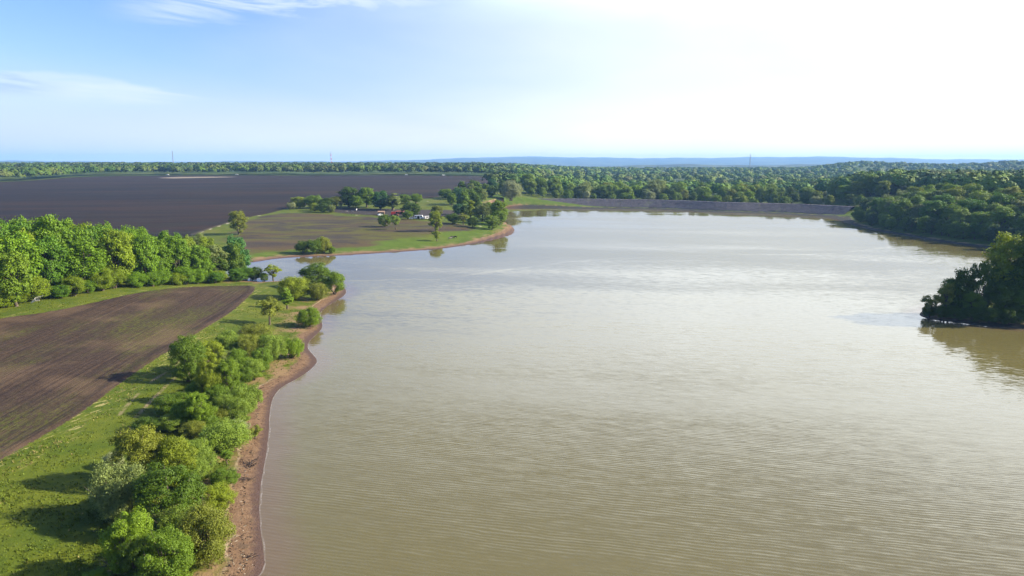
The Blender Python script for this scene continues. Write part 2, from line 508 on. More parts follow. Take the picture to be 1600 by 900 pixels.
land = n.mix(n.ss(n.m('ADD', ay, n.m('MULTIPLY', n.m('SUBTRACT', nm, 0.5), 10.0)), -1.5, 1.0), land, n.mix(n.ss(nf, 0.4, 0.7), (0.030, 0.024, 0.022), (0.075, 0.060, 0.045)))
land = n.mix(n.m('MULTIPLY', n.ss(apt, 1.7, 0.5), 0.85), land, (0.42, 0.36, 0.25))
# near ploughed field, furrows follow its long edge
_f = hit([(52, 690), (352, 495)]); FUR = -math.atan2(_f[1, 1] - _f[0, 1], _f[1, 0] - _f[0, 0])
vf = n.mapv(P, FUR, (0.02, 1, 1))
fur = n.noise(vf, 1.1, 3, 0.6)
fur2 = n.noise(n.mapv(P, FUR, (0.01, 0.45, 1)), 1.0, 3, 0.6)
soil = n.mix(n.ss(nf, 0.3, 0.7), (0.034, 0.020, 0.013), (0.064, 0.041, 0.025))
soil = n.mix(n.m('MULTIPLY', n.ss(fur, 0.46, 0.58), 0.45), soil, (0.022, 0.014, 0.013))
weeds = n.m('MULTIPLY', n.ss(n.noise(n.mapv(P, FUR, (0.10, 0.30, 1)), 0.22, 5, 0.65), 0.43, 0.64), n.ss(n.noise(n.mapv(P, FUR, (0.5, 1, 1)), 1.7, 3, 0.7), 0.38, 0.62))
soil = n.mix(n.m('MULTIPLY', weeds, 0.85), soil, (0.070, 0.076, 0.009))
soil = n.mix(n.m('MULTIPLY', n.ss(n.noise(P, 0.05, 3, 0.6), 0.48, 0.66), 0.45), soil, (0.125, 0.080, 0.045))
edgej = n.m('MULTIPLY', n.m('SUBTRACT', nf, 0.5), 1.6)
m1 = n.ss(n.m('ADD', a1, edgej), -0.25, 0.25)
land = n.mix(m1, land, soil)
# far ploughed hill
v2 = n.mapv(P, rad(-8), (0.12, 1, 1))
soil2 = n.mix(n.ss(n.noise(v2, 0.02, 5, 0.65), 0.35, 0.66), (0.009, 0.005, 0.003), (0.034, 0.017, 0.007))
soil2 = n.mix(n.m('MULTIPLY', n.ss(n.noise(v2, 0.05, 4, 0.7), 0.52, 0.72), 0.7), soil2, (0.030, 0.029, 0.013))
soil2 = n.mix(n.m('MULTIPLY', n.ss(n.noise(n.mapv(P, rad(12), (0.02, 1, 1)), 0.20, 3, 0.7), 0.46, 0.6), 0.5), soil2, (0.012, 0.008, 0.009))
soil2 = n.mix(n.m('MULTIPLY', n.ss(apt, 4.0, 1.0), 0.6), soil2, (0.12, 0.10, 0.06))
soil2 = n.mix(n.ss(ap, -2.0, 3.0), soil2, (0.20, 0.16, 0.11))
m2 = n.ss(n.m('ADD', a2, n.m('MULTIPLY', edgej, 2.0)), -0.8, 0.8)
land = n.mix(m2, land, soil2)
# beach
sand = n.mix(n.ss(nf, 0.3, 0.7), (0.115, 0.066, 0.036), (0.185, 0.115, 0.066))
sand = n.mix(n.m('MULTIPLY', n.ss(nfine, 0.52, 0.72), 0.5), sand, (0.13, 0.080, 0.050))
sand = n.mix(n.m('MULTIPLY', n.ss(n.m('ABSOLUTE', n.m('SUBTRACT', n.m('ADD', ds, n.m('MULTIPLY', nm, 2.6)), 5.2)), 0.32, 0.05), n.m('MULTIPLY', n.ss(nl, 0.4, 0.6), 0.7)), sand, (0.40, 0.30, 0.19))
wet = n.m('ADD', n.m('ADD', ds, n.m('MULTIPLY', n.m('SUBTRACT', nl, 0.5), 4.0)), n.m('MULTIPLY', n.m('SUBTRACT', nf, 0.5), 1.5))
sand = n.mix(n.ss(wet, 2.0, 0.5), sand, (0.075, 0.046, 0.036))
sand = n.mix(n.m('MULTIPLY', n.ss(n.noise(P, 0.55, 5, 0.7), 0.56, 0.66), 0.75), sand, (0.075, 0.050, 0.032))
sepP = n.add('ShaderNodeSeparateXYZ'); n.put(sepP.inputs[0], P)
sand = n.mix(n.m('MULTIPLY', n.ss(sepP.outputs[0], -2.0, 16.0), 1.0), sand, n.mix(n.ss(nf, 0.3, 0.7), (0.022, 0.020, 0.015), (0.044, 0.041, 0.030)))  # darker dam mud, and bank shade on the right point painted into the sand
bw = n.m('MULTIPLY', ds, n.m('SUBTRACT', 1.0, n.m('MULTIPLY', n.m('MULTIPLY', n.ss(sepP.outputs[1], 520, 580), n.ss(sepP.outputs[0], 60, 110)), 0.6)))
bw = n.m('ADD', bw, n.m('MULTIPLY', n.m('SUBTRACT', nm, 0.5), 9.0))
bw = n.m('ADD', bw, n.m('MULTIPLY', n.m('SUBTRACT', nf, 0.5), 3.0))
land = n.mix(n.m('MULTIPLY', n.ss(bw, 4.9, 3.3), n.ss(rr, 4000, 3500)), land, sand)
bs = n.add('ShaderNodeBsdfPrincipled')
n.put(bs.inputs['Base Color'], land); n.put(bs.inputs['Roughness'], 0.9); n.put(bs.inputs['Specular IOR Level'], 0.15)
hgt = n.m('ADD', n.m('MULTIPLY', nf, 0.6), n.m('MULTIPLY', nfine, 0.4))
hgt = n.m('ADD', hgt, n.m('MULTIPLY', n.m('MULTIPLY', fur, m1), 1.2))
n.put(bs.inputs['Normal'], n.bump(hgt, 0.7, 0.35))
o_ = n.add('ShaderNodeOutputMaterial'); n.l.new(bs.outputs[0], o_.inputs[0])

ATT = dict(d_shore=gd, d_f1=f1, d_f2=f2, d_mead=fm, d_yard=fy, d_pale=fp, d_path=fpath, d_rut=frut)
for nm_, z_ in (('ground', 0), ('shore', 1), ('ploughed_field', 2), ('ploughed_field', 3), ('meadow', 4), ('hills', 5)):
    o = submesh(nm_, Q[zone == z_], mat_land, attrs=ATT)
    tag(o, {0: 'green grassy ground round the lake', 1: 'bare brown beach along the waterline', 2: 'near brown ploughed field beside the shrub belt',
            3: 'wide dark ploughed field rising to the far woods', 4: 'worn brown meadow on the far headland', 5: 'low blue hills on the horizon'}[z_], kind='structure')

# ---- water
mat_water, n = material('lake_water')
P = n.add('ShaderNodeNewGeometry').outputs['Position']
ds, cal = n.attr('d_shore'), n.attr('d_calm')
lw_ = n.add('ShaderNodeVectorMath', operation='LENGTH'); n.put(lw_.inputs[0], P); rw = lw_.outputs['Value']
# crests lie almost across the view, turned a little
wv = n.mapv(P, rad(13), (0.20, 1, 1))
w1 = n.noise(wv, 0.62, 3, 0.55, dist=0.5)
w2 = n.noise(n.mapv(P, rad(19), (0.33, 1, 1)), 1.5, 2, 0.5, dist=0.4)
w3 = n.noise(n.mapv(P, rad(5), (0.4, 1, 1)), 0.22, 2, 0.5)
near_sh = n.ss(ds, -1.0, -10.0, 0.65, 1.0)
hh = n.m('ADD', n.m('MULTIPLY', w1, 1.0), n.m('ADD', n.m('MULTIPLY', w2, 0.45), n.m('MULTIPLY', w3, 0.6)))
patch = n.noise(n.mapv(P, rad(10), (0.22, 1, 1)), 0.016, 4, 0.6)
calj = n.m('ADD', cal, n.m('MULTIPLY', n.m('SUBTRACT', n.noise(P, 0.05, 3, 0.6), 0.5), 14.0))
calm = n.ss(calj, -3.0, 4.0)
amp = n.m('MULTIPLY', near_sh, n.ss(patch, 0.3, 0.7, 0.45, 1.35))
amp = n.m('MULTIPLY', amp, n.m('SUBTRACT', 1.0, n.m('MULTIPLY', calm, 0.66)))
turb = n.mix(n.ss(patch, 0.3, 0.7), (0.114, 0.095, 0.030), (0.132, 0.112, 0.040))
turb = n.mix(n.ss(n.m('ADD', ds, n.m('MULTIPLY', w3, 3.0)), -5.0, 0.5), turb, (0.13, 0.092, 0.046))
foam = n.m('MULTIPLY', n.ss(n.m('ABSOLUTE', n.m('ADD', ds, n.m('ADD', 0.1, n.m('MULTIPLY', n.m('SUBTRACT', w3, 0.5), 0.9)))), 0.16, 0.03), n.ss(n.noise(P, 0.35, 4, 0.7), 0.40, 0.62, 0.2, 0.7))
sw = n.add('ShaderNodeSeparateXYZ'); n.put(sw.inputs[0], P)
foam = n.m('MULTIPLY', foam, n.ss(sw.outputs[0], 20.0, -10.0))
turb = n.mix(n.m('MULTIPLY', foam, 0.38), turb, (0.50, 0.45, 0.43))
bs = n.add('ShaderNodeBsdfPrincipled')
n.put(bs.inputs['Base Color'], turb); n.put(bs.inputs['IOR'], 1.50)
n.put(bs.inputs['Roughness'], n.m('ADD', n.ss(calm, 0, 1, 0.06, 0.05), n.m('MULTIPLY', foam, 0.5)))
# wave slopes: chop running towards the near shore, its long faces leaning that way
nz1 = n.noise(n.mapv(P, rad(13), (0.24, 1, 1)), 1.25, 2, 0.5, out=1, dist=0.5); nz2 = n.noise(n.mapv(P, rad(19), (0.33, 1, 1)), 3.0, 2, 0.5, out=1)
s1 = n.add('ShaderNodeSeparateColor'); n.put(s1.inputs[0], nz1); s2 = n.add('ShaderNodeSeparateColor'); n.put(s2.inputs[0], nz2)
wt = n.add('ShaderNodeTexWave', wave_type='BANDS', bands_direction='Y', wave_profile='SIN')
n.put(wt.inputs['Vector'], n.mapv(P, rad(13), (0.42, 1, 1))); wt.inputs['Scale'].default_value = 0.46; wt.inputs['Distortion'].default_value = 7.0
wt.inputs['Detail'].default_value = 3.0; wt.inputs['Detail Scale'].default_value = 0.55; wt.inputs['Detail Roughness'].default_value = 0.55
wav = n.m('MULTIPLY', n.m('MULTIPLY', n.m('SUBTRACT', wt.outputs['Fac'], 0.5), n.ss(rw, 260, 90, 0.0, 0.62)), n.ss(n.noise(n.mapv(P, rad(13), (0.3, 1, 1)), 0.12, 3, 0.6), 0.30, 0.66, 0.25, 1.1))
slope = n.m('MULTIPLY', amp, n.ss(rw, 100, 420, 0.16, 0.11))
gy = n.m('ADD', n.m('MULTIPLY', n.m('SUBTRACT', s1.outputs[1], 0.5), 1.5), n.m('MULTIPLY', n.m('SUBTRACT', s2.outputs[1], 0.5), 0.8))
gy = n.m('ADD', n.m('MULTIPLY', gy, n.ss(rw, 90, 240, 0.5, 0.85)), wav)
gx = n.m('ADD', n.m('MULTIPLY', n.m('SUBTRACT', s1.outputs[0], 0.5), 0.7), n.m('MULTIPLY', n.m('SUBTRACT', s2.outputs[0], 0.5), 0.6))
nv_ = n.add('ShaderNodeCombineXYZ')
n.put(nv_.inputs[0], n.m('MULTIPLY', gx, slope)); n.put(nv_.inputs[1], n.m('MULTIPLY', n.m('SUBTRACT', gy, n.ss(calm, 0, 1, 0.36, 1.15)), slope)); nv_.inputs[2].default_value = 1.0
nrm_ = n.add('ShaderNodeVectorMath', operation='NORMALIZE'); n.put(nrm_.inputs[0], nv_.outputs[0])
n.put(bs.inputs['Normal'], nrm_.outputs[0])
o_ = n.add('ShaderNodeOutputMaterial'); n.l.new(bs.outputs[0], o_.inputs[0])
wmask = (qd < 1.5)
calm_d = sd_near(CALM, 60.0)
water = submesh('water', Q[wmask & (qr < 3000)], mat_water, attrs=dict(d_shore=gd, d_calm=calm_d), Z=np.zeros_like(GZ))
tag(water, 'muddy rippled lake with a calm pale far reach', kind='structure')

# ------------------------------------------------------------------ tree prototypes
mat_leaf, n = material('foliage')
info = n.add('ShaderNodeObjectInfo')
tint = n.attr('tint')
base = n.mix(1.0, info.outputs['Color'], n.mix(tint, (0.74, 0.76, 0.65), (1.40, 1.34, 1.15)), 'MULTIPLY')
base = n.mix(n.ss(tint, 0.90, 1.0, 0.0, 0.15), base, (0.22, 0.20, 0.05))
bs = n.add('ShaderNodeBsdfPrincipled'); n.put(bs.inputs['Base Color'], base); n.put(bs.inputs['Roughness'], 0.55); n.put(bs.inputs['Specular IOR Level'], 0.25)
tr = n.add('ShaderNodeBsdfTranslucent'); n.put(tr.inputs[0], n.mix(1.0, base, (1.15, 1.1, 0.6), 'MULTIPLY'))
mx = n.add('ShaderNodeMixShader'); mx.inputs[0].default_value = 0.28
n.l.new(bs.outputs[0], mx.inputs[1]); n.l.new(tr.outputs[0], mx.inputs[2])
o_ = n.add('ShaderNodeOutputMaterial'); n.l.new(mx.outputs[0], o_.inputs[0])

mat_wood, n = material('woodland_leaves')
va = n.add('ShaderNodeVertexColor', layer_name='leafcol')
bs = n.add('ShaderNodeBsdfPrincipled'); n.put(bs.inputs['Base Color'], va.outputs[0]); n.put(bs.inputs['Roughness'], 0.7); n.put(bs.inputs['Specular IOR Level'], 0.15)
o_ = n.add('ShaderNodeOutputMaterial'); n.l.new(bs.outputs[0], o_.inputs[0])


def plain(name, colr, rough=0.7, metal=0.0, spec=0.3, var=0.25, scale=3.0):
    mt, n = material(name)
    P = n.add('ShaderNodeTexCoord').outputs['Object']
    f = n.ss(n.noise(P, scale, 4, 0.65), 0.3, 0.7)
    c = n.mix(f, [x * (1 - var) for x in colr], [min(1, x * (1 + var)) for x in colr])
    bs = n.add('ShaderNodeBsdfPrincipled'); n.put(bs.inputs['Base Color'], c); n.put(bs.inputs['Roughness'], rough)
    n.put(bs.inputs['Metallic'], metal); n.put(bs.inputs['Specular IOR Level'], spec)
    o_ = n.add('ShaderNodeOutputMaterial'); n.l.new(bs.outputs[0], o_.inputs[0])
    return mt


mat_bark = plain('bark', (0.085, 0.065, 0.045), 0.9, var=0.4, scale=2.0)
mat_dead = plain('dead_wood', (0.13, 0.10, 0.08), 0.85, var=0.4, scale=2.0)
mat_drift = plain('wet_driftwood', (0.05, 0.035, 0.028), 0.85, var=0.4, scale=2.0)
mat_pale = plain('bleached_wood', (0.62, 0.58, 0.50), 0.8, var=0.15, scale=2.0)


def leaf_quads(pos, nrm, size, rng):
    n_ = len(pos)
    nrm = nrm / (np.linalg.norm(nrm, axis=1)[:, None] + 1e-9)
    h = rng.normal(size=(n_, 3)); u = np.cross(nrm, h); u /= np.linalg.norm(u, axis=1)[:, None] + 1e-9
    v = np.cross(nrm, u)
    s = size[:, None]
    a = pos - u * s * 0.62; b = pos + v * s * 0.40 - nrm * s * 0.12; c = pos + u * s * 0.62; d = pos - v * s * 0.40 - nrm * s * 0.12
    V = np.stack([a, b, c, d], 1).reshape(-1, 3)
    F = np.arange(n_ * 4).reshape(-1, 4)
    return V, F


PROTO = {}


def make_proto(key, W, H, z0, lobes, lr, leaves, size, seed, stems=1, shape='round', flat=0.8, fill=0.35, limb=9, bend=0.5):
    """a crown of leaf clumps on lobes carried by limbs; W,H overall size, z0 where the crown starts"""
    rng = np.random.default_rng(seed)
    cz = (z0 + H) / 2; rzr = (H - z0) / 2; rx = W / 2
    cs, rs_ = [], []
    while len(cs) < lobes:
        p = rng.uniform(-1, 1, 3)
        r = np.linalg.norm(p)
        if r > 1 or r < fill: continue
        if shape == 'dome' and p[2] < 0 and np.hypot(p[0], p[1]) > 1.0: continue
        wz = 1.0
        if shape == 'cone': wz = 1.0 - 0.65 * (p[2] * 0.5 + 0.5) ** 1.1
        if shape == 'vase': wz = 0.45 + 0.6 * (p[2] * 0.5 + 0.5)
        if shape == 'tier': wz = 1.0 if (p[2] < -0.1 or p[2] > 0.35) else 0.35
        lrad = W * lr * rng.uniform(0.7, 1.35) * (0.75 if shape == 'cone' and p[2] > 0.3 else 1.0)
        q = np.array([p[0] * (rx - lrad * 0.8) * wz, p[1] * (rx - lrad * 0.8) * wz, cz + p[2] * (rzr - lrad * 0.7 * flat)])
        if all(np.linalg.norm((q - c) / (1, 1, flat)) > 0.55 * lrad for c in cs):
            cs.append(q); rs_.append(lrad)
        elif rng.random() < 0.02:
            cs.append(q); rs_.append(lrad)
    cs = np.array(cs); rs_ = np.array(rs_)
    prob = rs_ ** 2 / (rs_ ** 2).sum()
    k = rng.choice(len(cs), leaves, p=prob)
    d = rng.normal(size=(leaves, 3)); d /= np.linalg.norm(d, axis=1)[:, None]
    outw = cs[k] - np.array([0, 0, z0 + (H - z0) * 0.35]); outw /= np.linalg.norm(outw, axis=1)[:, None] + 1e-9
    flip = ((d * (outw + np.array([0, 0, 0.35]))).sum(1) < -0.25)
    d[flip] *= -1
    rad_ = rs_[k] * rng.beta(5, 1.3, leaves) * rng.uniform(0.85, 1.12, leaves)
    spr = rng.normal(size=(len(cs), 5, 3)); spr[:, :, 2] += 0.5; spr /= np.linalg.norm(spr, axis=2)[:, :, None]
    al = np.clip((spr[k] * d[:, None, :]).sum(2).max(1), 0, 1)
    wob = 0.80 + 0.62 * al ** 7
    ani = rng.uniform(0.75, 1.3, (len(cs), 3)) * np.array([1, 1, flat])
    pos = cs[k] + d * (rad_ * wob)[:, None] * ani[k]
    pos[:, 2] = np.maximum(pos[:, 2], 0.06 * H * rng.random(leaves))
    nrm = d + rng.normal(size=(leaves, 3)) * 0.55 + np.array([0, 0, 0.25])
    V, F = leaf_quads(pos, nrm, size * rng.uniform(0.6, 1.4, leaves), rng)
    lob_t = rng.uniform(0.25, 0.75, len(cs))
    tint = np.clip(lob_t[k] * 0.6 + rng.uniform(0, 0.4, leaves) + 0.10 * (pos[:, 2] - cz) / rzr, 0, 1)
    crown = mesh_np('crown', V, F, dict(tint=np.repeat(tint, 4)))
    crown.materials.append(mat_leaf)
    # trunk and limbs
    mb = MB()
    order = rng.permutation(len(cs))[:limb]
    tr_r = 0.022 * H + 0.010 * W
    if stems == 1:
        top = np.array([rng.normal() * 0.03 * W, rng.normal() * 0.03 * W, z0 + (H - z0) * 0.55])
        mid = np.array([rng.normal() * 0.02 * W, rng.normal() * 0.02 * W, z0 * 0.9 + 0.05 * H])
        mb.tube([[0, 0, -0.4], [0, 0, 0.3], mid, (mid + top) / 2, top], [tr_r * 1.5, tr_r * 1.1, tr_r * 0.85, tr_r * 0.6, tr_r * 0.15], 8)
        for j in order:
            t = rng.uniform(0.1, 0.8); s = mid * (1 - t) + top * t
            m_ = s * 0.5 + cs[j] * 0.5; m_[2] -= 0.08 * H * bend
            mb.tube([s, m_, cs[j] + (cs[j] - m_) * 0.35], [tr_r * 0.45, tr_r * 0.28, tr_r * 0.06], 5)
    else:
        for s_ in range(stems):
            a = s_ * 2 * math.pi / stems + rng.uniform(-.4, .4)
            b0 = np.array([math.cos(a), math.sin(a), 0]) * 0.05 * W
            j = order[s_ % len(order)]
            m_ = b0 * 0.4 + cs[j] * 0.5 + np.array([0, 0, 0.04 * H])
            mb.tube([b0 - [0, 0, 0.3], b0 + [0, 0, 0.05 * H], m_, cs[j] + (cs[j] - m_) * rng.uniform(0.5, 1.0)], [tr_r * 0.8, tr_r * 0.62, tr_r * 0.38, tr_r * 0.06], 6)
            for q_ in range(2):
                j2 = order[(s_ * 2 + q_ + stems) % len(order)]
                mb.tube([m_, (m_ + cs[j2]) / 2 + [0, 0, 0.02 * H], cs[j2] + (cs[j2] - m_) * rng.uniform(0, 0.45)], [tr_r * 0.3, tr_r * 0.2, tr_r * 0.05], 5)
    trunk = mb.mesh('trunk', True); trunk.materials.append(mat_bark)
    PROTO[key] = (trunk, crown, W, H)


for i in range(5):
    make_proto(('oak', i), 13, 19, 0.8, 66, 0.150, 11000, 0.50, 100 + i, limb=12, fill=0.45, flat=0.85)
for i in range(5):
    make_proto(('willow', i), 9, 7.2, 0.1, 60, 0.145, 25000, 0.165, 200 + i, stems=6, shape='dome', limb=16, flat=0.9)
for i in range(4):
    make_proto(('bush', i), 8.5, 8.5, 0.1, 56, 0.155, 23000, 0.17, 300 + i, stems=4, limb=12)
for i in range(2):
    make_proto(('slender', i), 5, 12, 1.2, 36, 0.17, 5000, 0.36, 400 + i, shape='cone', limb=9)
for i in range(3):
    make_proto(('open', i), 8, 9, 2.2, 20, 0.135, 2600, 0.34, 500 + i, shape='vase', limb=16, fill=0.45)
make_proto(('tier', 0), 8, 9.5, 2.0, 26, 0.15, 4200, 0.32, 620, shape='tier', limb=12)
for i in range(2):
    make_proto(('leafy', i), 9, 11, 0.4, 80, 0.125, 27000, 0.18, 700 + i, limb=14, fill=0.5)

TREES = []          # (root, u) for the record
group_first = {}


def place_tree(kind, x, y, w_, h_, colr, label, name, cat, group, rz=None, z=None, lean=0.0):
    trunk, crown, W, H = PROTO[kind]
    z = float(height(np.array([x]), np.array([y]))[0]) if z is None else z
    root = empty(name, label, cat, (x, y, z - 0.05), random.uniform(0, 6.28) if rz is None else rz, group)
    s = w_ / W
    root.scale = (s, s, h_ / H)
    if lean: root.rotation_euler = (0, lean, 0)
    t = obj('trunk', trunk, None, root); c = obj('crown', crown, None, root)
    j = random.uniform(0.88, 1.12)
    c.color = (colr[0] * j, colr[1] * j, colr[2] * j, 1.0)
    return root


def px_tree(kind, box, colr, label, name='shrub', cat='shrub', group=None, hs=1.0, base=0.10, lean=0.0, ws=1.0):
    """box = left, top, right, bottom of the tree in the photograph; the land below it gives the distance"""
    u0, v0, u1, v1 = box
    uc = (u0 + u1) / 2; vb = v1 - base * (v1 - v0)
    x, y = hit([(uc, vb)])[0]
    z = float(height(np.array([x]), np.array([y]))[0])
    depth = y * CP + (CAM_Z - z) * SP
    w_ = (u1 - u0) * depth / FPX * ws
    th = math.atan2(CAM_Z - z, y)
    # top of the crown on the upper line of sight, allowing for the crown seen from above
    h_ = ((v1 - v0) * (1 - base) * depth / FPX - 0.25 * w_ * math.sin(th)) / math.cos(th)
    h_ = max(h_ * 1.08, 0.62 * w_) * hs; w_ *= 1.10
    return place_tree(kind, x, y, w_, h_, colr, label, name, cat, group, z=z, lean=lean)


#EOF-PART1

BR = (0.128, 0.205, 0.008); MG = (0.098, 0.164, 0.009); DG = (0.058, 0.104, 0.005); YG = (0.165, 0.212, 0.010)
OL = (0.155, 0.180, 0.020); GG = (0.150, 0.190, 0.055); SV = (0.240, 0.270, 0.140); LG = (0.148, 0.218, 0.024); OR = (0.165, 0.190, 0.016)
BELT = 'shrubs and trees of the belt along the near shore'
K = lambda k, i: (k, i)
ORD = ['first', 'second', 'third', 'fourth', 'fifth', 'sixth', 'seventh', 'eighth', 'ninth', 'tenth', 'eleventh', 'twelfth', 'thirteenth', 'fourteenth', 'fifteenth',
       'sixteenth', 'seventeenth', 'eighteenth', 'nineteenth', 'twentieth', 'twenty-first', 'twenty-second', 'twenty-third', 'twenty-fourth', 'twenty-fifth',
       'twenty-sixth', 'twenty-seventh', 'twenty-eighth', 'twenty-ninth', 'thirtieth']
CN = {BR: 'bright green', MG: 'mid green', DG: 'dark green', YG: 'yellow-green', OL: 'olive', GG: 'grey-green', SV: 'silvery grey', LG: 'pale green', OR: 'golden olive'}
ORD2 = ORD + ['thirty-first', 'thirty-second', 'thirty-third', 'thirty-fourth', 'thirty-fifth']
near_belt = [
    (('bush', 0), (309, 753, 367, 802), YG, 'round yellow-green shrub at the sand edge, nearest the water of the low belt end'),
    (('leafy', 0), (222, 722, 318, 842), DG, 'large dark green bushy tree in the middle of the lower shrub belt'),
    (('willow', 0), (148, 722, 238, 822), GG, 'broad grey-green many-stemmed shrub left of the large dark green tree'),
    (('willow', 1), (327, 731, 374, 763), MG, 'small mid green shrub alone on the sand above the round yellow-green shrub'),
    (('leafy', 1), (170, 802, 246, 912), BR, 'bright green rounded tree near the bottom left, casting the longest dark shadow'),
    (('bush', 1), (246, 788, 304, 856), LG, 'light green shrub right under the large dark green tree'),
    (('willow', 2), (284, 792, 366, 886), OL, 'olive spreading shrub with bare leaning stems towards the sand'),
    (('leafy', 0), (224, 830, 310, 936), MG, 'mid green dense bush at the bottom of the belt'),
    (('willow', 3), (250, 876, 290, 908), LG, 'light green low bush cut by the bottom edge, beside the dead brush'),
    (('bush', 2), (130, 888, 172, 920), BR, 'bright green bush cut by the bottom edge, furthest left'),
    (('leafy', 1), (180, 664, 260, 772), OR, 'tall olive-yellow tree on the grass side of the belt with a long shadow'),
    (('bush', 3), (251, 682, 310, 772), YG, 'yellow-green shrub right of the tall olive-yellow tree'),
    (('willow', 4), (288, 697, 338, 746), LG, 'light green shrub between the yellow-green shrub and the sand'),
    (('willow', 0), (312, 670, 392, 707), LG, 'wide light green shrub spreading to the sand below the silvery one'),
    (('willow', 1), (348, 657, 390, 684), SV, 'silvery leaved shrub above the wide light green shrub'),
    (('open', 0), (342, 702, 368, 728), MG, 'thin small green shrub standing in the gap beside the sand'),
    (('bush', 0), (166, 758, 234, 796), YG, 'low yellow-green bush in front of the broad grey-green shrub'),
    (('bush', 1), (216, 785, 242, 812), LG, 'little pale green bush between the shadow and the bright rounded tree'),
    (('open', 1), (386, 664, 412, 688), OL, 'olive shrub on the beach closest to the water line'),
    (('willow', 2), (162, 706, 194, 734), SV, 'small silvery shrub on the grass edge above the broad grey-green shrub'),
    (('bush', 2), (245, 644, 291, 676), LG, 'light green rounded shrub, upper left of the yellow-green shrub'),
    (('bush', 3), (268, 643, 302, 674), MG, 'mid green rounded shrub touching the light green one on its right'),
    (('willow', 3), (241, 619, 296, 651), MG, 'green leafy top at the grass edge, below the two long tree shadows'),
    (('leafy', 1), (293, 613, 330, 680), BR, 'bright green upright small tree in the middle of the belt'),
    (('willow', 4), (332, 633, 368, 670), OL, 'olive shrub in the middle of the belt right of the bright upright tree'),
    (('bush', 0), (355, 619, 394, 670), LG, 'pale green shrub on the sand side behind the silvery shrub'),
    (('willow', 0), (360, 601, 411, 650), LG, 'large light green shrub bulging over the sand where the beach narrows'),
    (('bush', 1), (320, 600, 362, 645), MG, 'mid green shrub above the bright upright small tree'),
    (('leafy', 0), (311, 562, 348, 640), YG, 'yellow-leaved tree, brightest of the upper belt'),
    (('leafy', 1), (336, 560, 378, 636), BR, 'fresh green tree right of the yellow-leaved tree'),
    (('willow', 1), (368, 567, 400, 600), MG, 'green shrub at the top of the sandy cove'),
    (('bush', 2), (210, 648, 250, 678), DG, 'dark green shrub at the grass edge left of the light green rounded shrub'),
    (('bush', 3), (282, 656, 322, 690), OL, 'olive-green shrub behind the yellow-green shrub'),
    (('leafy', 0), (266, 522, 322, 604), MG, 'tall green tree with dark left side at the upper left corner of the belt'),
    (('leafy', 1), (305, 532, 354, 590), YG, 'yellow-green tree right beside the tall dark-sided tree'),
    (('willow', 2), (334, 518, 382, 562), LG, 'pale green feathery shrub at the upper end of the belt'),
    (('willow', 3), (371, 522, 410, 568), OL, 'olive feathery shrub right of the pale feathery shrub'),
    (('bush', 0), (372, 505, 426, 540), OL, 'dark olive shrub at the top of the belt under the two-tiered tree'),
    (('willow', 4), (403, 520, 447, 568), LG, 'light green shrub left of the round shrub on the sand spit'),
    (('willow', 0), (438, 526, 476, 563), BR, 'round fresh green shrub standing on the sand at the beach bulge'),
    (('willow', 1), (391, 545, 428, 584), MG, 'mid green shrub hanging over the head of the sandy cove'),
    (('tier', 0), (402, 464, 441, 512), OL, 'two-tiered olive tree with a bare trunk standing alone on the grass'),
    (('willow', 2), (464, 481, 504, 514), BR, 'single round bright bush at the waterline between the two points'),
    (('slender', 0), (438, 449, 460, 486), BR, 'slender upright light green tree on the grass near the point'),
    (('willow', 3), (436, 431, 484, 472), YG, 'pale yellow-green drooping shrub on the left of the point clump'),
    (('willow', 4), (480, 441, 513, 472), OL, 'round olive bush in the front of the point clump'),
    (('bush', 1), (505, 424, 541, 464), BR, 'bright green bush at the very tip of the near point'),
    (('leafy', 0), (469, 410, 518, 456), MG, 'tall dark green tree at the back of the point clump'),
    (('open', 2), (412, 414, 442, 441), YG, 'pale yellow tree with spreading limbs on the inlet shore'),
    (('bush', 2), (388, 415, 410, 441), DG, 'small bluish green tree at the end of the left wood by the inlet'),
    (('bush', 3), (406, 425, 420, 441), MG, 'tiny green bush between the bluish tree and the pale spreading tree'),
    (('willow', 0), (196, 741, 240, 772), OL, 'olive shrub squeezed behind the broad grey-green shrub'),
    (('willow', 3), (262, 706, 300, 736), OL, 'olive shrub tucked below the yellow-green shrub'),
    (('willow', 1), (310, 648, 345, 680), MG, 'mid green low shrub behind the wide light green shrub'),
    (('willow', 4), (300, 585, 335, 625), DG, 'dark shaded shrub below the yellow-leaved tree'),
    (('bush', 2), (345, 590, 385, 630), MG, 'mid green shrub over the upper end of the belt sand'),
    (('leafy', 1), (192, 842, 244, 930), DG, 'dark green bush behind the dead brush at the bottom'),
    (('willow', 2), (352, 545, 392, 585), MG, 'mid green shrub filling the upper belt under the feathery shrubs'),
]
for kind, box, colr, lab in near_belt:
    tree = kind[0] in ('leafy', 'tier', 'slender', 'open') or ' tree' in lab
    px_tree(kind, box, colr, lab, 'tree' if tree else 'shrub', 'tree' if tree else 'shrub', BELT)

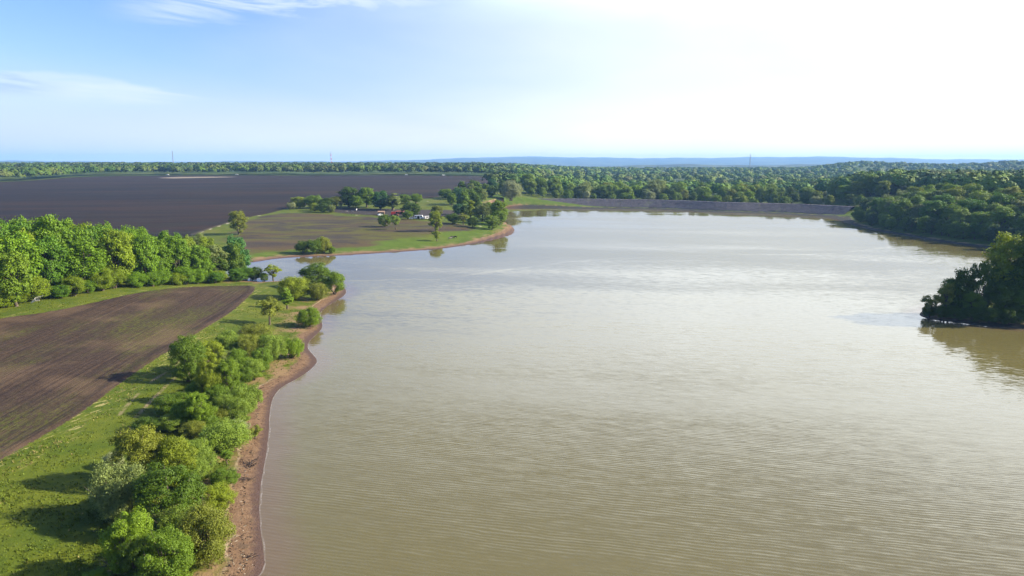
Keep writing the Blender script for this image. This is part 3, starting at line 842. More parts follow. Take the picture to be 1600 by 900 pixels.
rng = np.random.default_rng(41)
fill = []
for j in range(34):
    t = rng.random() ** 0.8 * 3.999; q_ = int(t); f_ = t - q_
    ctr = [(205, 890), (250, 790), (300, 700), (345, 620), (388, 550)]
    u = ctr[q_][0] * (1 - f_) + ctr[q_ + 1][0] * f_ + rng.uniform(-1, 1) * (62 - 8 * t); v = ctr[q_][1] * (1 - f_) + ctr[q_ + 1][1] * f_
    fill.append((v + rng.uniform(-8, 8), u))
fill.sort(reverse=True)
for k, (v, u) in enumerate(fill):
    p = hit([(u, v)])[0]
    cc = [LG, MG, BR, OL, LG, GG][rng.integers(6)]
    w_ = rng.uniform(3.0, 5.2)
    place_tree((['willow', 'bush'][rng.integers(2)], int(rng.integers(4))), p[0], p[1], w_, w_ * rng.uniform(0.75, 1.05), cc,
               f'small {CN[cc]} bush squeezed among the belt trees, {ORD2[k]} counted up from the bottom edge', 'shrub', 'shrub', BELT)

# ------------------------------------------------------------------ left wood above the near field
LW1 = (0.110, 0.200, 0.005); LW2 = (0.072, 0.152, 0.006); LW3 = (0.145, 0.205, 0.006)
CN.update({LW1: 'bright green', LW2: 'mid green', LW3: 'yellow-green'})
rng = np.random.default_rng(77)
lw0, lw1 = hit([(0, 478)])[0], hit([(388, 436)])[0]
ldir = lw1 - lw0; L = np.linalg.norm(ldir); ldir /= L; lnrm = np.array([-ldir[1], ldir[0]])
if lnrm[0] > 0: lnrm = -lnrm
ROWN = ['front', 'second', 'third', 'fourth', 'back']
for row in range(5):
    s = -30 + row * 4.0 - row * 14
    k = 0
    end = L - 2 - row * 2
    while s < end:
        off = row * 9.5 + rng.uniform(-1.5, 1.5) + 4
        p = lw0 + ldir * s + lnrm * off
        frac = np.clip(s / L, 0, 1)
        hgt_ = (24 - 8.5 * frac) * rng.uniform(0.86, 1.10) * (0.97 if row else 0.90)
        wid = (13.5 - 5.0 * frac) * rng.uniform(0.85, 1.15)
        cc = [LW1, LW1, LW2, LW1, LW3][rng.integers(5)] if row < 3 else [LW2, LW1][rng.integers(2)]
        if frac > 0.86 and row == 0: cc = GG if rng.random() < 0.4 else MG
        place_tree(('oak', int(rng.integers(5))), p[0], p[1], wid, hgt_, cc,
                   f'{CN[cc]} broadleaf tree, {ORD[k]} from the left in the {ROWN[row]} row of the left wood', 'broadleaf_tree', 'tree', 'broadleaf trees of the left wood')
        s += wid * (rng.uniform(0.66, 0.92) if row < 2 else rng.uniform(0.62, 0.82)); k += 1
# low growth along the front of the wood
k = 0
for s in np.arange(-22, L - 3, 5.2):
    p = lw0 + ldir * (s + rng.uniform(-1, 1)) + lnrm * rng.uniform(-3.0, 0.5)
    w_ = rng.uniform(5.5, 9.0); cc = [LW1, LW2, LW3, LW2][rng.integers(4)]
    place_tree(('bush', int(rng.integers(4))), p[0], p[1], w_, w_ * rng.uniform(0.6, 0.95), cc,
               f'{CN[cc]} undergrowth bush, {ORD[k]} from the left along the foot of the left wood', 'bush', 'bush', 'undergrowth bushes at the foot of the left wood')
    k += 1
for kind, box, colr, lab in [
    (('oak', 1), (346, 372, 391, 442), (0.05, 0.14, 0.03), 'tall bluish green tree at the right end of the left wood'),
    (('oak', 3), (318, 394, 356, 443), DG, 'dark green tree just left of the tall bluish tree at the wood end'),
    (('leafy', 0), (290, 366, 330, 425), GG, 'greyish pale tree with white flowering twigs near the right end of the wood'),
    (('oak', 2), (0, 395, 52, 488), BR, 'leafy young tree standing forward of the left wood at the picture edge'),
]:
    px_tree(kind, box, colr, lab, 'broadleaf_tree', 'tree', 'broadleaf trees of the left wood')
mb = MB()
for q in range(4):
    a = rng.uniform(-0.5, 0.5)
    mb.tube([[0, 0, 0], [1.2 * math.cos(a), rng.uniform(-.4, .4), 0.5 + 0.3 * q], [2.4 + q * 0.3, rng.uniform(-.6, .6), 0.6 + 0.45 * q]], [0.16, 0.12, 0.04], 6)
p = hit([(49, 474)])[0]
o = mb.build('dead_branch', mat_pale); o.location = (p[0], p[1], float(height(p[:1], p[1:])[0]) + 0.2)
tag(o, 'bleached white dead branch lying at the foot of the left wood', 'branch')

# ------------------------------------------------------------------ the far headland with the camp
HEAD = 'trees and bushes of the far headland'
head = [
    (('bush', 0), (456, 308, 480, 327), YG, 'yellow-green round tree at the left end of the row above the corral'),
    (('bush', 1), (478, 309, 506, 327), MG, 'mid green tree, second in the row above the corral'),
    (('bush', 2), (500, 310, 522, 327), DG, 'dark green tree, third in the row above the corral'),
    (('bush', 3), (514, 308, 538, 326), OL, 'olive tree, fourth in the row above the corral'),
    (('oak', 0), (531, 296, 560, 326), DG, 'tall dark round-topped tree left of the middle of the corral row'),
    (('oak', 1), (546, 308, 566, 328), MG, 'lower green tree between the two tall round-topped trees'),
    (('oak', 2), (560, 296, 587, 327), MG, 'tall round-topped tree right of the other tall one in the corral row'),
    (('oak', 3), (582, 301, 608, 330), (0.045, 0.12, 0.03), 'bluish green tall tree right of the round-topped pair'),
    (('slender', 0), (600, 304, 628, 331), GG, 'pale grey-green tree at the right end of the corral row'),
    (('willow', 0), (448, 317, 462, 328), SV, 'small whitish bush at the far left tip of the corral row'),
    (('willow', 1), (484, 319, 500, 331), YG, 'small yellowish bush in front of the corral row'),
    (('willow', 2), (494, 322, 514, 333), DG, 'low dark hedge bush in front of the corral row'),
    (('willow', 3), (511, 321, 524, 333), GG, 'round pale bush at the left corner of the corral'),
    (('bush', 0), (622, 304, 642, 320), MG, 'green bush beside the pale track on the hill edge, left of two'),
    (('bush', 1), (640, 304, 660, 319), BR, 'brighter bush beside the pale track on the hill edge, right of two'),
    (('oak', 4), (628, 319, 656, 341), DG, 'dark green spreading tree left of the white van'),
    (('bush', 2), (630, 329, 645, 344), MG, 'small green tree directly left of the white van'),
    (('leafy', 0), (592, 336, 611, 356), MG, 'round tree with dark left side below the red machine'),
    (('open', 0), (609, 339, 628, 361), LG, 'airy yellowish tree right of the round tree below the red machine'),
    (('leafy', 1), (670, 332, 691, 365), YG, 'bright yellow-green tree standing before the white van'),
    (('open', 1), (675, 361, 690, 379), YG, 'thin yellow-green tree near the far shore below the bright one'),
    (('bush', 3), (674, 322, 691, 339), OL, 'dull olive bush behind the bright yellow-green tree'),
    (('bush', 0), (708, 319, 725, 338), (0.04, 0.11, 0.04), 'bluish dark bush behind the headland lawn'),
    (('slender', 1), (726, 315, 745, 343), YG, 'tall yellow-green pillar-shaped tree on the headland'),
    (('bush', 1), (719, 322, 733, 342), DG, 'dark tree left against the yellow-green pillar-shaped tree'),
    (('bush', 2), (698, 334, 719, 351), DG, 'dark round bush at the left of the headland lawn'),
    (('open', 2), (715, 336, 733, 353), OR, 'orange-tinged airy tree in the middle of the headland lawn'),
    (('bush', 3), (731, 340, 746, 357), DG, 'dark ball-shaped bush in front of the headland grove'),
    (('leafy', 0), (740, 320, 767, 349), GG, 'grey-green tree at the left of the headland grove'),
    (('leafy', 1), (756, 318, 782, 350), MG, 'mid green tree in the middle of the headland grove'),
    (('oak', 0), (766, 318, 793, 356), BR, 'large fresh green tree overhanging the water at the headland tip'),
    (('leafy', 1), (758, 338, 780, 361), LG, 'pale green low tree in front of the headland grove'),
    (('willow', 4), (463, 377, 485, 398), DG, 'dark green bush at the left of the shore clump by the far beach'),
    (('willow', 0), (481, 375, 504, 399), MG, 'mid green bush in the middle of the shore clump by the far beach'),
    (('willow', 1), (496, 373, 517, 398), OR, 'golden yellow bush at the right of the shore clump by the far beach'),
    (('willow', 2), (513, 386, 524, 397), MG, 'tiny round bush just right of the golden shore bush'),
    (('leafy', 1), (360, 332, 386, 370), OL, 'lone olive round tree on the bare slope between wood and headland'),
    (('willow', 3), (686, 297, 706, 311), MG, 'green bush at the left edge of the grove behind the headland'),
    (('willow', 4), (696, 299, 716, 313), DG, 'dark green bush next along the edge of the grove behind the headland'),
]
for kind, box, colr, lab in head:
    tree = ' tree' in lab
    px_tree(kind, box, colr, lab, 'tree' if tree else 'bush', 'tree' if tree else 'bush', HEAD, ws=1.12, hs=1.08)

rng = np.random.default_rng(5)
k = 0
back = []
for row, (va, vb, n_) in enumerate([(318, 326, 9), (308, 316, 8), (300, 305, 6)]):
    for j in range(n_):
        u = 698 + row * 10 + (j + rng.uniform(0.2, 0.8)) * (98 - row * 14) / n_
        back.append((u, va + (vb - va) * rng.random() - (u > 770) * 6 + (0 if u > 712 else -3), row))
back.sort()
for u, vb, row in back:
    p = hit([(u, vb)])[0]
    if float(-sdist(p[:1], p[1:], SHORE)[0]) < 8: continue
    cc = [DG, MG, (0.04, 0.11, 0.04), MG, GG][rng.integers(5)]
    CN[(0.04, 0.11, 0.04)] = 'bluish green'
    h_ = rng.uniform(10, 15)
    place_tree(('oak', int(rng.integers(5))), p[0], p[1], h_ * rng.uniform(0.8, 1.0), h_, cc, f'{CN[cc]} tree, {ORD[k]} from the left in the grove between ploughed hill and dam end', 'broadleaf_tree', 'tree', 'grove at the left end of the dam')
    k += 1
px_tree(('willow', 2), (781, 291, 816, 322), SV, 'large pale silvery willow-like tree at the left end of the dam', 'tree', 'tree', 'grove at the left end of the dam')

# ------------------------------------------------------------------ dam
mat_dam, n = material('dam_facing')
P = n.add('ShaderNodeNewGeometry').outputs['Position']
c1 = n.noise(P, 0.8, 5, 0.7); c2 = n.noise(n.mapv(P, 0, (0.2, 0.2, 1.5)), 0.5, 4, 0.6)
colr = n.mix(n.ss(c1, 0.35, 0.65), (0.030, 0.025, 0.029), (0.075, 0.065, 0.073))
colr = n.mix(n.m('MULTIPLY', n.ss(c2, 0.52, 0.66), 0.8), colr, (0.016, 0.013, 0.014))
colr = n.mix(n.m('MULTIPLY', n.ss(n.noise(P, 0.09, 4, 0.7), 0.55, 0.7), 0.5), colr, (0.10, 0.115, 0.03))
bs = n.add('ShaderNodeBsdfPrincipled'); n.put(bs.inputs['Base Color'], colr); n.put(bs.inputs['Roughness'], 0.9)
n.put(bs.inputs['Normal'], n.bump(c1, 0.9, 0.5))
o_ = n.add('ShaderNodeOutputMaterial'); n.l.new(bs.outputs[0], o_.inputs[0])
dam_line = smooth_poly(on_plane([(822, 324.2), (885, 324.0), (964, 325.0), (1042, 326.6), (1121, 330.9), (1200, 332.9), (1260, 335.3), (1316, 339)]), False, 2)
seg = np.linalg.norm(np.diff(dam_line, axis=0), axis=1); acc = np.concatenate([[0], np.cumsum(seg)])
S = np.linspace(0, acc[-1], 170)
dl = np.stack([np.interp(S, acc, dam_line[:, 0]), np.interp(S, acc, dam_line[:, 1])], 1)
tg = np.gradient(dl, axis=0); tg /= np.linalg.norm(tg, axis=1)[:, None]; nn = np.stack([-tg[:, 1], tg[:, 0]], 1)
nn *= np.sign(nn[:, 1:2])
prof = [(0.5, -0.3), (2.0, 1.4), (5, 2.9), (8, 4.4), (11, 6.0), (14, 7.6), (15, 8.2), (19, 8.4), (23, 8.0), (32, 3.0), (40, 0.0)]
V = []
rg = np.random.default_rng(3)
for j, (o1, z1) in enumerate(prof):
    q = dl + nn * (o1 + rg.uniform(-0.15, 0.15, len(dl)))[:, None]
    V.append(np.c_[q, z1 + rg.uniform(-0.10, 0.10, len(dl)) * (1 if 0 < j < 7 else 0.3)])
V = np.stack(V, 0); ii = np.arange(V.shape[0] * V.shape[1]).reshape(V.shape[:2])
F = np.stack([ii[:-1, :-1], ii[:-1, 1:], ii[1:, 1:], ii[1:, :-1]], -1).reshape(-1, 4)
dam = obj('dam', mesh_np('dam', V.reshape(-1, 3), F), mat_dam)
tag(dam, 'long low dark stone-faced dam closing the far end of the lake', 'dam')

# ------------------------------------------------------------------ woods behind the dam and on the right shore
rng = np.random.default_rng(21)
CN[(0.05, 0.10, 0.03)] = 'dull green'
pal = [DG, MG, LG, BR, OL, GG, BR, YG, MG, LG]
dn = dl + nn * 46
rows = []
for row in range(4):
    n_ = [25, 23, 20, 15][row]
    for j in range(n_):
        t = (j + rng.uniform(0.15, 0.85)) / n_
        q = np.array([np.interp(t, np.linspace(0, 1, len(dn)), dn[:, 0]), np.interp(t, np.linspace(0, 1, len(dn)), dn[:, 1])])
        nv_ = nn[int(t * (len(nn) - 1))]
        q = q + nv_ * (row * 17 + rng.uniform(-5, 5) - (7 if row == 0 else 0))
        rows.append((row, q[0] / q[1], q))
for row in range(4):
    rr_ = sorted([r for r in rows if r[0] == row], key=lambda r: r[1])
    for k, (_, _, q) in enumerate(rr_):
        if float(-sdist(q[:1], q[1:], SHORE)[0]) < 9: continue
        cc = pal[rng.integers(len(pal))]
        h_ = [rng.uniform(9, 13), rng.uniform(14, 19), rng.uniform(17, 21), rng.uniform(18, 23)][row]
        if row == 0 and rng.random() < 0.25: cc = SV
        place_tree(('oak', int(rng.integers(5))) if row else (['oak', 'bush'][rng.integers(2)], int(rng.integers(4))), q[0], q[1], h_ * rng.uniform(0.8, 1.05), h_, cc,
                   f'{CN[cc]} tree, {ORD[k]} from the left in the {ROWN[row]} row behind the dam', 'broadleaf_tree', 'tree', 'trees behind the dam')
px_tree(('willow', 1), (1008, 283, 1044, 317), GG, 'wide grey-green domed tree just behind the middle of the dam', 'tree', 'tree', 'trees behind the dam')

# right wood: rows following the right shore from the dam end
rs_px = [(1322, 346), (1340, 351), (1371, 359.5), (1418, 366), (1471, 376), (1536, 384), (1602, 393), (1665, 404)]
rl = smooth_poly(on_plane(rs_px), False, 2)
seg = np.linalg.norm(np.diff(rl, axis=0), axis=1); acc = np.concatenate([[0], np.cumsum(seg)])
RROW = ['waterside', 'second', 'third', 'fourth', 'fifth', 'top']
CN[(0.060, 0.105, 0.022)] = 'dull mid green'
palr = [LW2, MG, (0.060, 0.105, 0.022), BR, LG, GG]
for row in range(6):
    s = 2.0; k = 0
    while s < acc[-1]:
        q = np.array([np.interp(s, acc, rl[:, 0]), np.interp(s, acc, rl[:, 1])])
        q2 = np.array([np.interp(s + 2, acc, rl[:, 0]), np.interp(s + 2, acc, rl[:, 1])]); tg_ = q2 - q; tg_ /= np.linalg.norm(tg_) + 1e-9
        nv_ = np.array([tg_[1], -tg_[0]])
        if nv_[0] < 0: nv_ = -nv_
        q = q + nv_ * (7 + row * 12 + rng.uniform(-3, 3)) + np.array([0, row * 3.0])
        h_ = rng.uniform(8, 11) if row == 0 else rng.uniform(14, 19)
        wd = h_ * rng.uniform(0.8, 1.0)
        cc = palr[rng.integers(6)] if row < 4 else [YG, BR, MG, OL][rng.integers(4)]
        if k < 30:
            place_tree(('oak', int(rng.integers(5))), q[0], q[1], wd, h_, cc, f'{CN[cc]} tree, {ORD[k]} from the dam, {RROW[row]} row of the right wood',
                       'broadleaf_tree', 'tree', 'trees of the right wood')
        s += wd * (0.95 if row else 0.85) * rng.uniform(0.85, 1.2); k += 1

# trees on the right point
PT = 'trees on the right point'
for kind, box, colr, lab, cat in [
    (('oak', 0), (1530, 372, 1600, 492), YG, 'tallest light-topped tree on the right point', 'tree'),
    (('oak', 2), (1578, 365, 1660, 500), MG, 'tall tree cut by the right picture edge on the point', 'tree'),
    (('oak', 3), (1506, 412, 1544, 497), DG, 'dark upright tree left of the tallest tree on the point', 'tree'),
    (('oak', 4), (1480, 423, 1514, 497), DG, 'dark tree with a lit crest in the middle of the point', 'tree'),
    (('open', 0), (1458, 444, 1492, 497), OL, 'olive low tree with thin stems near the tip of the point', 'tree'),
    (('open', 1), (1437, 458, 1466, 499), OL, 'small pale spreading shrub at the very tip of the right point', 'shrub'),
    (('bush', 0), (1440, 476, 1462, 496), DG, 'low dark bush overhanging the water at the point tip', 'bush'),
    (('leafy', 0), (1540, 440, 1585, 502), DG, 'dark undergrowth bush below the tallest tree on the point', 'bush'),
    (('leafy', 1), (1500, 455, 1536, 500), MG, 'green undergrowth bush below the dark upright tree', 'bush'),
    (('leafy', 0), (1575, 445, 1625, 503), MG, 'green undergrowth bush at the right edge of the point', 'bush'),
    (('oak', 1), (1556, 420, 1612, 498), DG, 'dark tree behind the undergrowth at the right of the point', 'tree'),
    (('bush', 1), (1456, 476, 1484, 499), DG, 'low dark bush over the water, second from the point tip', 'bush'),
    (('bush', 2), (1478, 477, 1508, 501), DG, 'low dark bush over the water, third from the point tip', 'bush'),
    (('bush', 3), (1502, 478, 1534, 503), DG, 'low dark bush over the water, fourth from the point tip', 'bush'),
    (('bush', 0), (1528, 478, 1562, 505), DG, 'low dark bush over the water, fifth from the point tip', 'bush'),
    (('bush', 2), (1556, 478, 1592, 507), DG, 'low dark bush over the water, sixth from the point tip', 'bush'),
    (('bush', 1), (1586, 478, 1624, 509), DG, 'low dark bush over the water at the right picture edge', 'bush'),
    (('oak', 2), (1466, 436, 1500, 494), MG, 'leafy tree behind the olive low tree on the point', 'tree'),
    (('oak', 4), (1540, 405, 1580, 490), MG, 'leafy tree filling the middle behind the tallest tree on the point', 'tree'),
]:
    px_tree(kind, box, colr, lab, cat if cat != 'tree' else 'broadleaf_tree', cat, PT, base=0.04)

# ------------------------------------------------------------------ far woodland, one mass
rng = np.random.default_rng(99)


def far_tree_template(rng, n_leaf):
    d = rng.normal(size=(n_leaf, 3)); d /= np.linalg.norm(d, axis=1)[:, None]
    d[:, 2] = np.abs(d[:, 2]) * 1.0 - 0.35 * rng.random(n_leaf)
    lob = rng.normal(size=(7, 3)); lob /= np.linalg.norm(lob, axis=1)[:, None]
    bumpy = 0.72 + 0.34 * np.max(d @ lob.T, 1)
    pos = d * bumpy[:, None] * np.array([0.5, 0.5, 0.40]) + np.array([0, 0, 0.58])
    V, F = leaf_quads(pos, d + rng.normal(size=d.shape) * 0.24, np.full(n_leaf, 0.155 if n_leaf > 100 else 0.24) * rng.uniform(0.7, 1.3, n_leaf), rng)
    return V


TPL_N = [far_tree_template(rng, 220) for _ in range(8)]
TPL_F = [far_tree_template(rng, 60) for _ in range(8)]
FCOL = np.array([[0.045, 0.105, 0.010], [0.075, 0.145, 0.012], [0.115, 0.175, 0.012], [0.055, 0.105, 0.022], [0.125, 0.160, 0.030], [0.095, 0.165, 0.012], [0.130, 0.140, 0.040]])


def forest(name, label, xs, ys, hts, tpls):
    zs = height(xs, ys)
    Vs, Cs = [], []
    for k in range(len(xs)):
        T = tpls[rng.integers(len(tpls))]
        a = rng.uniform(0, 6.28); c, s = math.cos(a), math.sin(a)
        h_ = hts[k]; w_ = h_ * rng.uniform(0.95, 1.35)
        P_ = np.stack([(T[:, 0] * c - T[:, 1] * s) * w_ + xs[k], (T[:, 0] * s + T[:, 1] * c) * w_ + ys[k], T[:, 2] * h_ + zs[k]], 1)
        cc = 0.78 * (0.5 * FCOL[rng.integers(len(FCOL))] + 0.5 * FCOL[int(3.5 + 3.4 * np.clip(vnoise(xs[k] / 110, ys[k] / 110, 17), -1, 1))]) * rng.uniform(0.92, 1.12)
        Vs.append(P_); Cs.append(np.repeat(cc[None] * rng.uniform(0.88, 1.12, (len(T) // 4, 1)), 4, 0))
    V = np.concatenate(Vs); Cc = np.concatenate(Cs)
    o = obj(name, mesh_np(name, V, np.arange(len(V)).reshape(-1, 4), dict(leafcol=Cc)), mat_wood)
    return tag(o, label, kind='stuff')


def scatter(n_, amin, amax, ymin, ymax, pw=1.0):
    """points by slope of the line of sight and distance"""
    a = rng.uniform(amin, amax, n_); y = ymin + (ymax - ymin) * rng.random(n_) ** pw
    return a * y, y


# left: behind the top edge of the big field, a darker wood
FCOL *= 0.74
x1, y1 = scatter(2600, -0.80, 0.02, 880, 3400, 1.4)
ok = (sdist(x1, y1, F2) < -9)
field_top = y1 > 900
x1, y1 = x1[ok], y1[ok]
# a dense first line along the field's far edge
ex, ey = [], []
e_px = [(-60, 288), (0, 284), (60, 281), (110, 276.5), (150, 274.2), (250, 273.6), (400, 273.3), (640, 273.5), (790, 277.5)]
el_ = hit(e_px)
for j in range(len(el_) - 1):
    m_ = int(np.linalg.norm(el_[j + 1] - el_[j]) / 2.6)
    for t in rng.random(m_):
        q = el_[j] * (1 - t) + el_[j + 1] * t
        q = q * (1 + rng.uniform(0.003, 0.04)); ex.append(q[0]); ey.append(q[1])
ex, ey = np.array(ex), np.array(ey)
xs = np.concatenate([x1, ex]); ys = np.concatenate([y1, ey])
forest('woodland', 'dense far wood along the top edge of the big ploughed field', xs, ys, rng.uniform(12, 19, len(xs)), TPL_F)
FCOL *= 1.75
# right and middle: valley behind the dam and the wooded hill
x2, y2 = scatter(3000, 0.0, 0.86, 800, 3300, 1.5)
ddam = sdist(x2, y2, SHORE)
lim = np.interp(x2 / y2, [0.0, 0.03, 0.45, 0.52, 0.8], [900, 850, 790, 640, 560])
gap = (x2 / y2 > 0.03) & (x2 / y2 < 0.30) & (y2 > 1080) & (y2 < 1250)
ok = (y2 > lim) & ~gap & (sdist(x2, y2, F2) < -9)
x2, y2 = x2[ok], y2[ok]
x3, y3 = scatter(900, 0.46, 0.86, 470, 800, 1.0)
ok = (-sdist(x3, y3, SHORE) > 95); x3, y3 = x3[ok], y3[ok]
nearm = np.hypot(x2, y2) < 1500
xa = np.concatenate([x2[nearm], x3]); ya = np.concatenate([y2[nearm], y3])
forest('woodland', 'green valley wood behind the dam and over the right hill', xa, ya, rng.uniform(11, 22, len(xa)), TPL_N)
forest('woodland', 'bluish far wood on the ridge at the right horizon', x2[~nearm], y2[~nearm], rng.uniform(14, 20, (~nearm).sum()), TPL_F)

#EOF-PART2
# ------------------------------------------------------------------ small things
mat_red = plain('red_paint', (0.55, 0.035, 0.02), 0.45, var=0.15)
mat_white = plain('white_paint', (0.60, 0.60, 0.59), 0.45, var=0.05)
mat_glass = plain('dark_glass', (0.015, 0.018, 0.02), 0.08, var=0.1, spec=0.6)
mat_tyre = plain('tyre_rubber', (0.02, 0.02, 0.02), 0.85)
mat_rust = plain('rusty_sheet', (0.20, 0.075, 0.045), 0.8, var=0.35)
mat_brown = plain('brown_boards', (0.16, 0.10, 0.065), 0.85, var=0.3)
mat_grey = plain('grey_planks', (0.20, 0.19, 0.18), 0.85, var=0.3)
mat_steel = plain('mast_steel', (0.30, 0.30, 0.31), 0.6, var=0.1)
mat_hide_d = plain('dark_hide', (0.018, 0.013, 0.011), 0.7, var=0.3)
mat_hide_p = plain('pale_hide', (0.13, 0.11, 0.095), 0.7, var=0.25)


def gz(p): return float(height(np.array([p[0]]), np.array([p[1]]))[0])


def at(u, v):
    p = hit([(u, v)])[0]
    return (float(p[0]), float(p[1]), gz(p))


def vehicle(name, label, cat, loc, rz, L_, W_, H_, paint, outline, windows, wheels=((-0.31), (0.31)), wr=0.33, group=None):
    r = empty(name, label, cat, loc, rz, group)
    body = MB().prism([(x * L_, z * H_) for x, z in outline], -W_ / 2, W_ / 2)
    bo = body.build('body', paint, r)
    for (x0, z0, x1, z1, slant) in windows:
        for s in (-1, 1):
            y = s * (W_ / 2 + 0.012)
            MB().prism([(x0 * L_, z0 * H_), (x1 * L_, z0 * H_), ((x1 - slant) * L_, z1 * H_), ((x0 + slant) * L_, z1 * H_)], y - 0.012, y + 0.012).build('window', mat_glass, r)
    for wx in wheels:
        for s in (-1, 1):
            MB().disc((wx * L_, s * (W_ / 2 - 0.08), wr), wr, 0.22).build('wheel', mat_tyre, r)
    return r


CAR = [(-0.5, 0.22), (0.5, 0.22), (0.5, 0.48), (0.46, 0.56), (0.26, 0.62), (0.10, 0.98), (-0.30, 1.0), (-0.44, 0.66), (-0.5, 0.60)]
VAN = [(-0.5, 0.16), (0.5, 0.16), (0.5, 0.45), (0.44, 0.58), (0.36, 0.97), (0.30, 1.0), (-0.48, 1.0), (-0.5, 0.95)]
CW = [(-0.30, 0.64, -0.06, 0.93, 0.04), (-0.04, 0.64, 0.20, 0.93, 0.06)]
field_edge = hit([(262, 273.9), (370, 273.5), (635, 273.8), (693, 274.4)])
for k, (p, lab) in enumerate(zip(field_edge, ['white car on the far field road, leftmost of four', 'white car on the far field road under the middle of the left skyline',
                                              'pale car on the far field road left of the last one', 'white car on the far field road, rightmost of four'])):
    vehicle('parked_car', lab, 'car', (p[0], p[1], gz(p) + 0.05), 0.1 * k, 5.0, 2.0, 2.0, mat_white, CAR, CW, group='cars on the far field road')

# camp
wv_ = vehicle('camper_van', 'long white van with dark open doorway parked at the camp', 'van', at(655, 342.5), -0.05, 6.4, 2.3, 2.8, mat_white, VAN,
              [(0.16, 0.52, 0.36, 0.85, 0.03), (-0.42, 0.50, -0.28, 0.78, 0.0)], wheels=(-0.30, 0.33), wr=0.42)
MB().box((-0.35, -1.18, 1.25), (1.6, 0.06, 2.0)).build('doorway', mat_glass, wv_)  # flat dark panel, stands in for the shade inside the open doorway
vehicle('parked_car', 'small white car left of the white van at the camp', 'car', at(643.5, 342.5), 0.15, 4.0, 1.8, 1.6, mat_white, CAR, CW)
vehicle('camper_van', 'grey-white short van right of the long white van', 'van', at(668, 342.5), 0.5, 4.6, 2.0, 2.3, plain('dull_white_paint', (0.5, 0.48, 0.46), 0.5), VAN,
        [(0.16, 0.52, 0.36, 0.85, 0.03), (-0.30, 0.52, 0.06, 0.82, 0.0)], wr=0.38)

tr_ = empty('combine_harvester', 'red farm machine parked beside the muddy yard', 'farm machine', at(615.5, 337), 0.1)
MB().prism([(-2.0, 0.9), (1.3, 0.9), (1.5, 1.5), (1.2, 2.7), (-1.7, 2.8), (-2.1, 2.0)], -1.2, 1.2).build('body', mat_red, tr_)
MB().prism([(1.2, 1.6), (2.3, 1.6), (2.35, 2.9), (1.25, 2.9)], -0.8, 0.8).build('cab', mat_glass, tr_)
MB().box((1.75, 0, 3.0), (1.5, 1.9, 0.14)).build('cab_roof', mat_red, tr_)
MB().prism([(2.3, 0.2), (3.4, 0.15), (3.4, 0.9), (2.4, 1.1)], -1.9, 1.9).build('header', mat_rust, tr_)
for wx, r_ in ((1.1, 0.85), (-1.5, 0.6)):
    for s in (-1, 1): MB().disc((wx, s * 1.28, r_), r_, 0.45).build('wheel', mat_tyre, tr_)


def shed(label, loc, rz, L_, W_, H_, wall, roof, group=None):
    r = empty('shed', label, 'shed', loc, rz, group)
    wl_ = MB(); wl_.prism([(-L_ / 2, -0.3), (L_ / 2, -0.3), (L_ / 2, H_ * 0.72), (-L_ / 2, H_ * 0.72)], -W_ / 2, W_ / 2); wl_.build('wall', wall, r)
    rf = MB()
    for s in (-1, 1):
        a = math.atan2(H_ * 0.28, W_ / 2)
        rf.box((0, s * W_ * 0.26, H_ * 0.87), (L_ + 0.5, W_ * 0.60, 0.10), rx=-s * a)
    rf.build('roof', roof, r)
    MB().box((L_ * 0.15, -W_ / 2 - 0.02, H_ * 0.33), (1.0, 0.05, H_ * 0.62)).build('door', mat_glass, r)
    return r


shed('brown low shed with a tan roof at the right end of the muddy yard', at(596, 335.5), 0.05, 4.6, 3.4, 2.8, mat_brown, plain('tan_roof', (0.30, 0.20, 0.13), 0.8))
shed('rusty red shed right behind the red farm machine', at(626, 334.5), -0.1, 5.0, 3.5, 2.6, mat_rust, mat_rust)
vehicle('parked_car', 'white car in front of the brown low shed', 'car', at(594.3, 337.0), 0.7, 3.8, 1.7, 1.5, mat_white, CAR, CW)


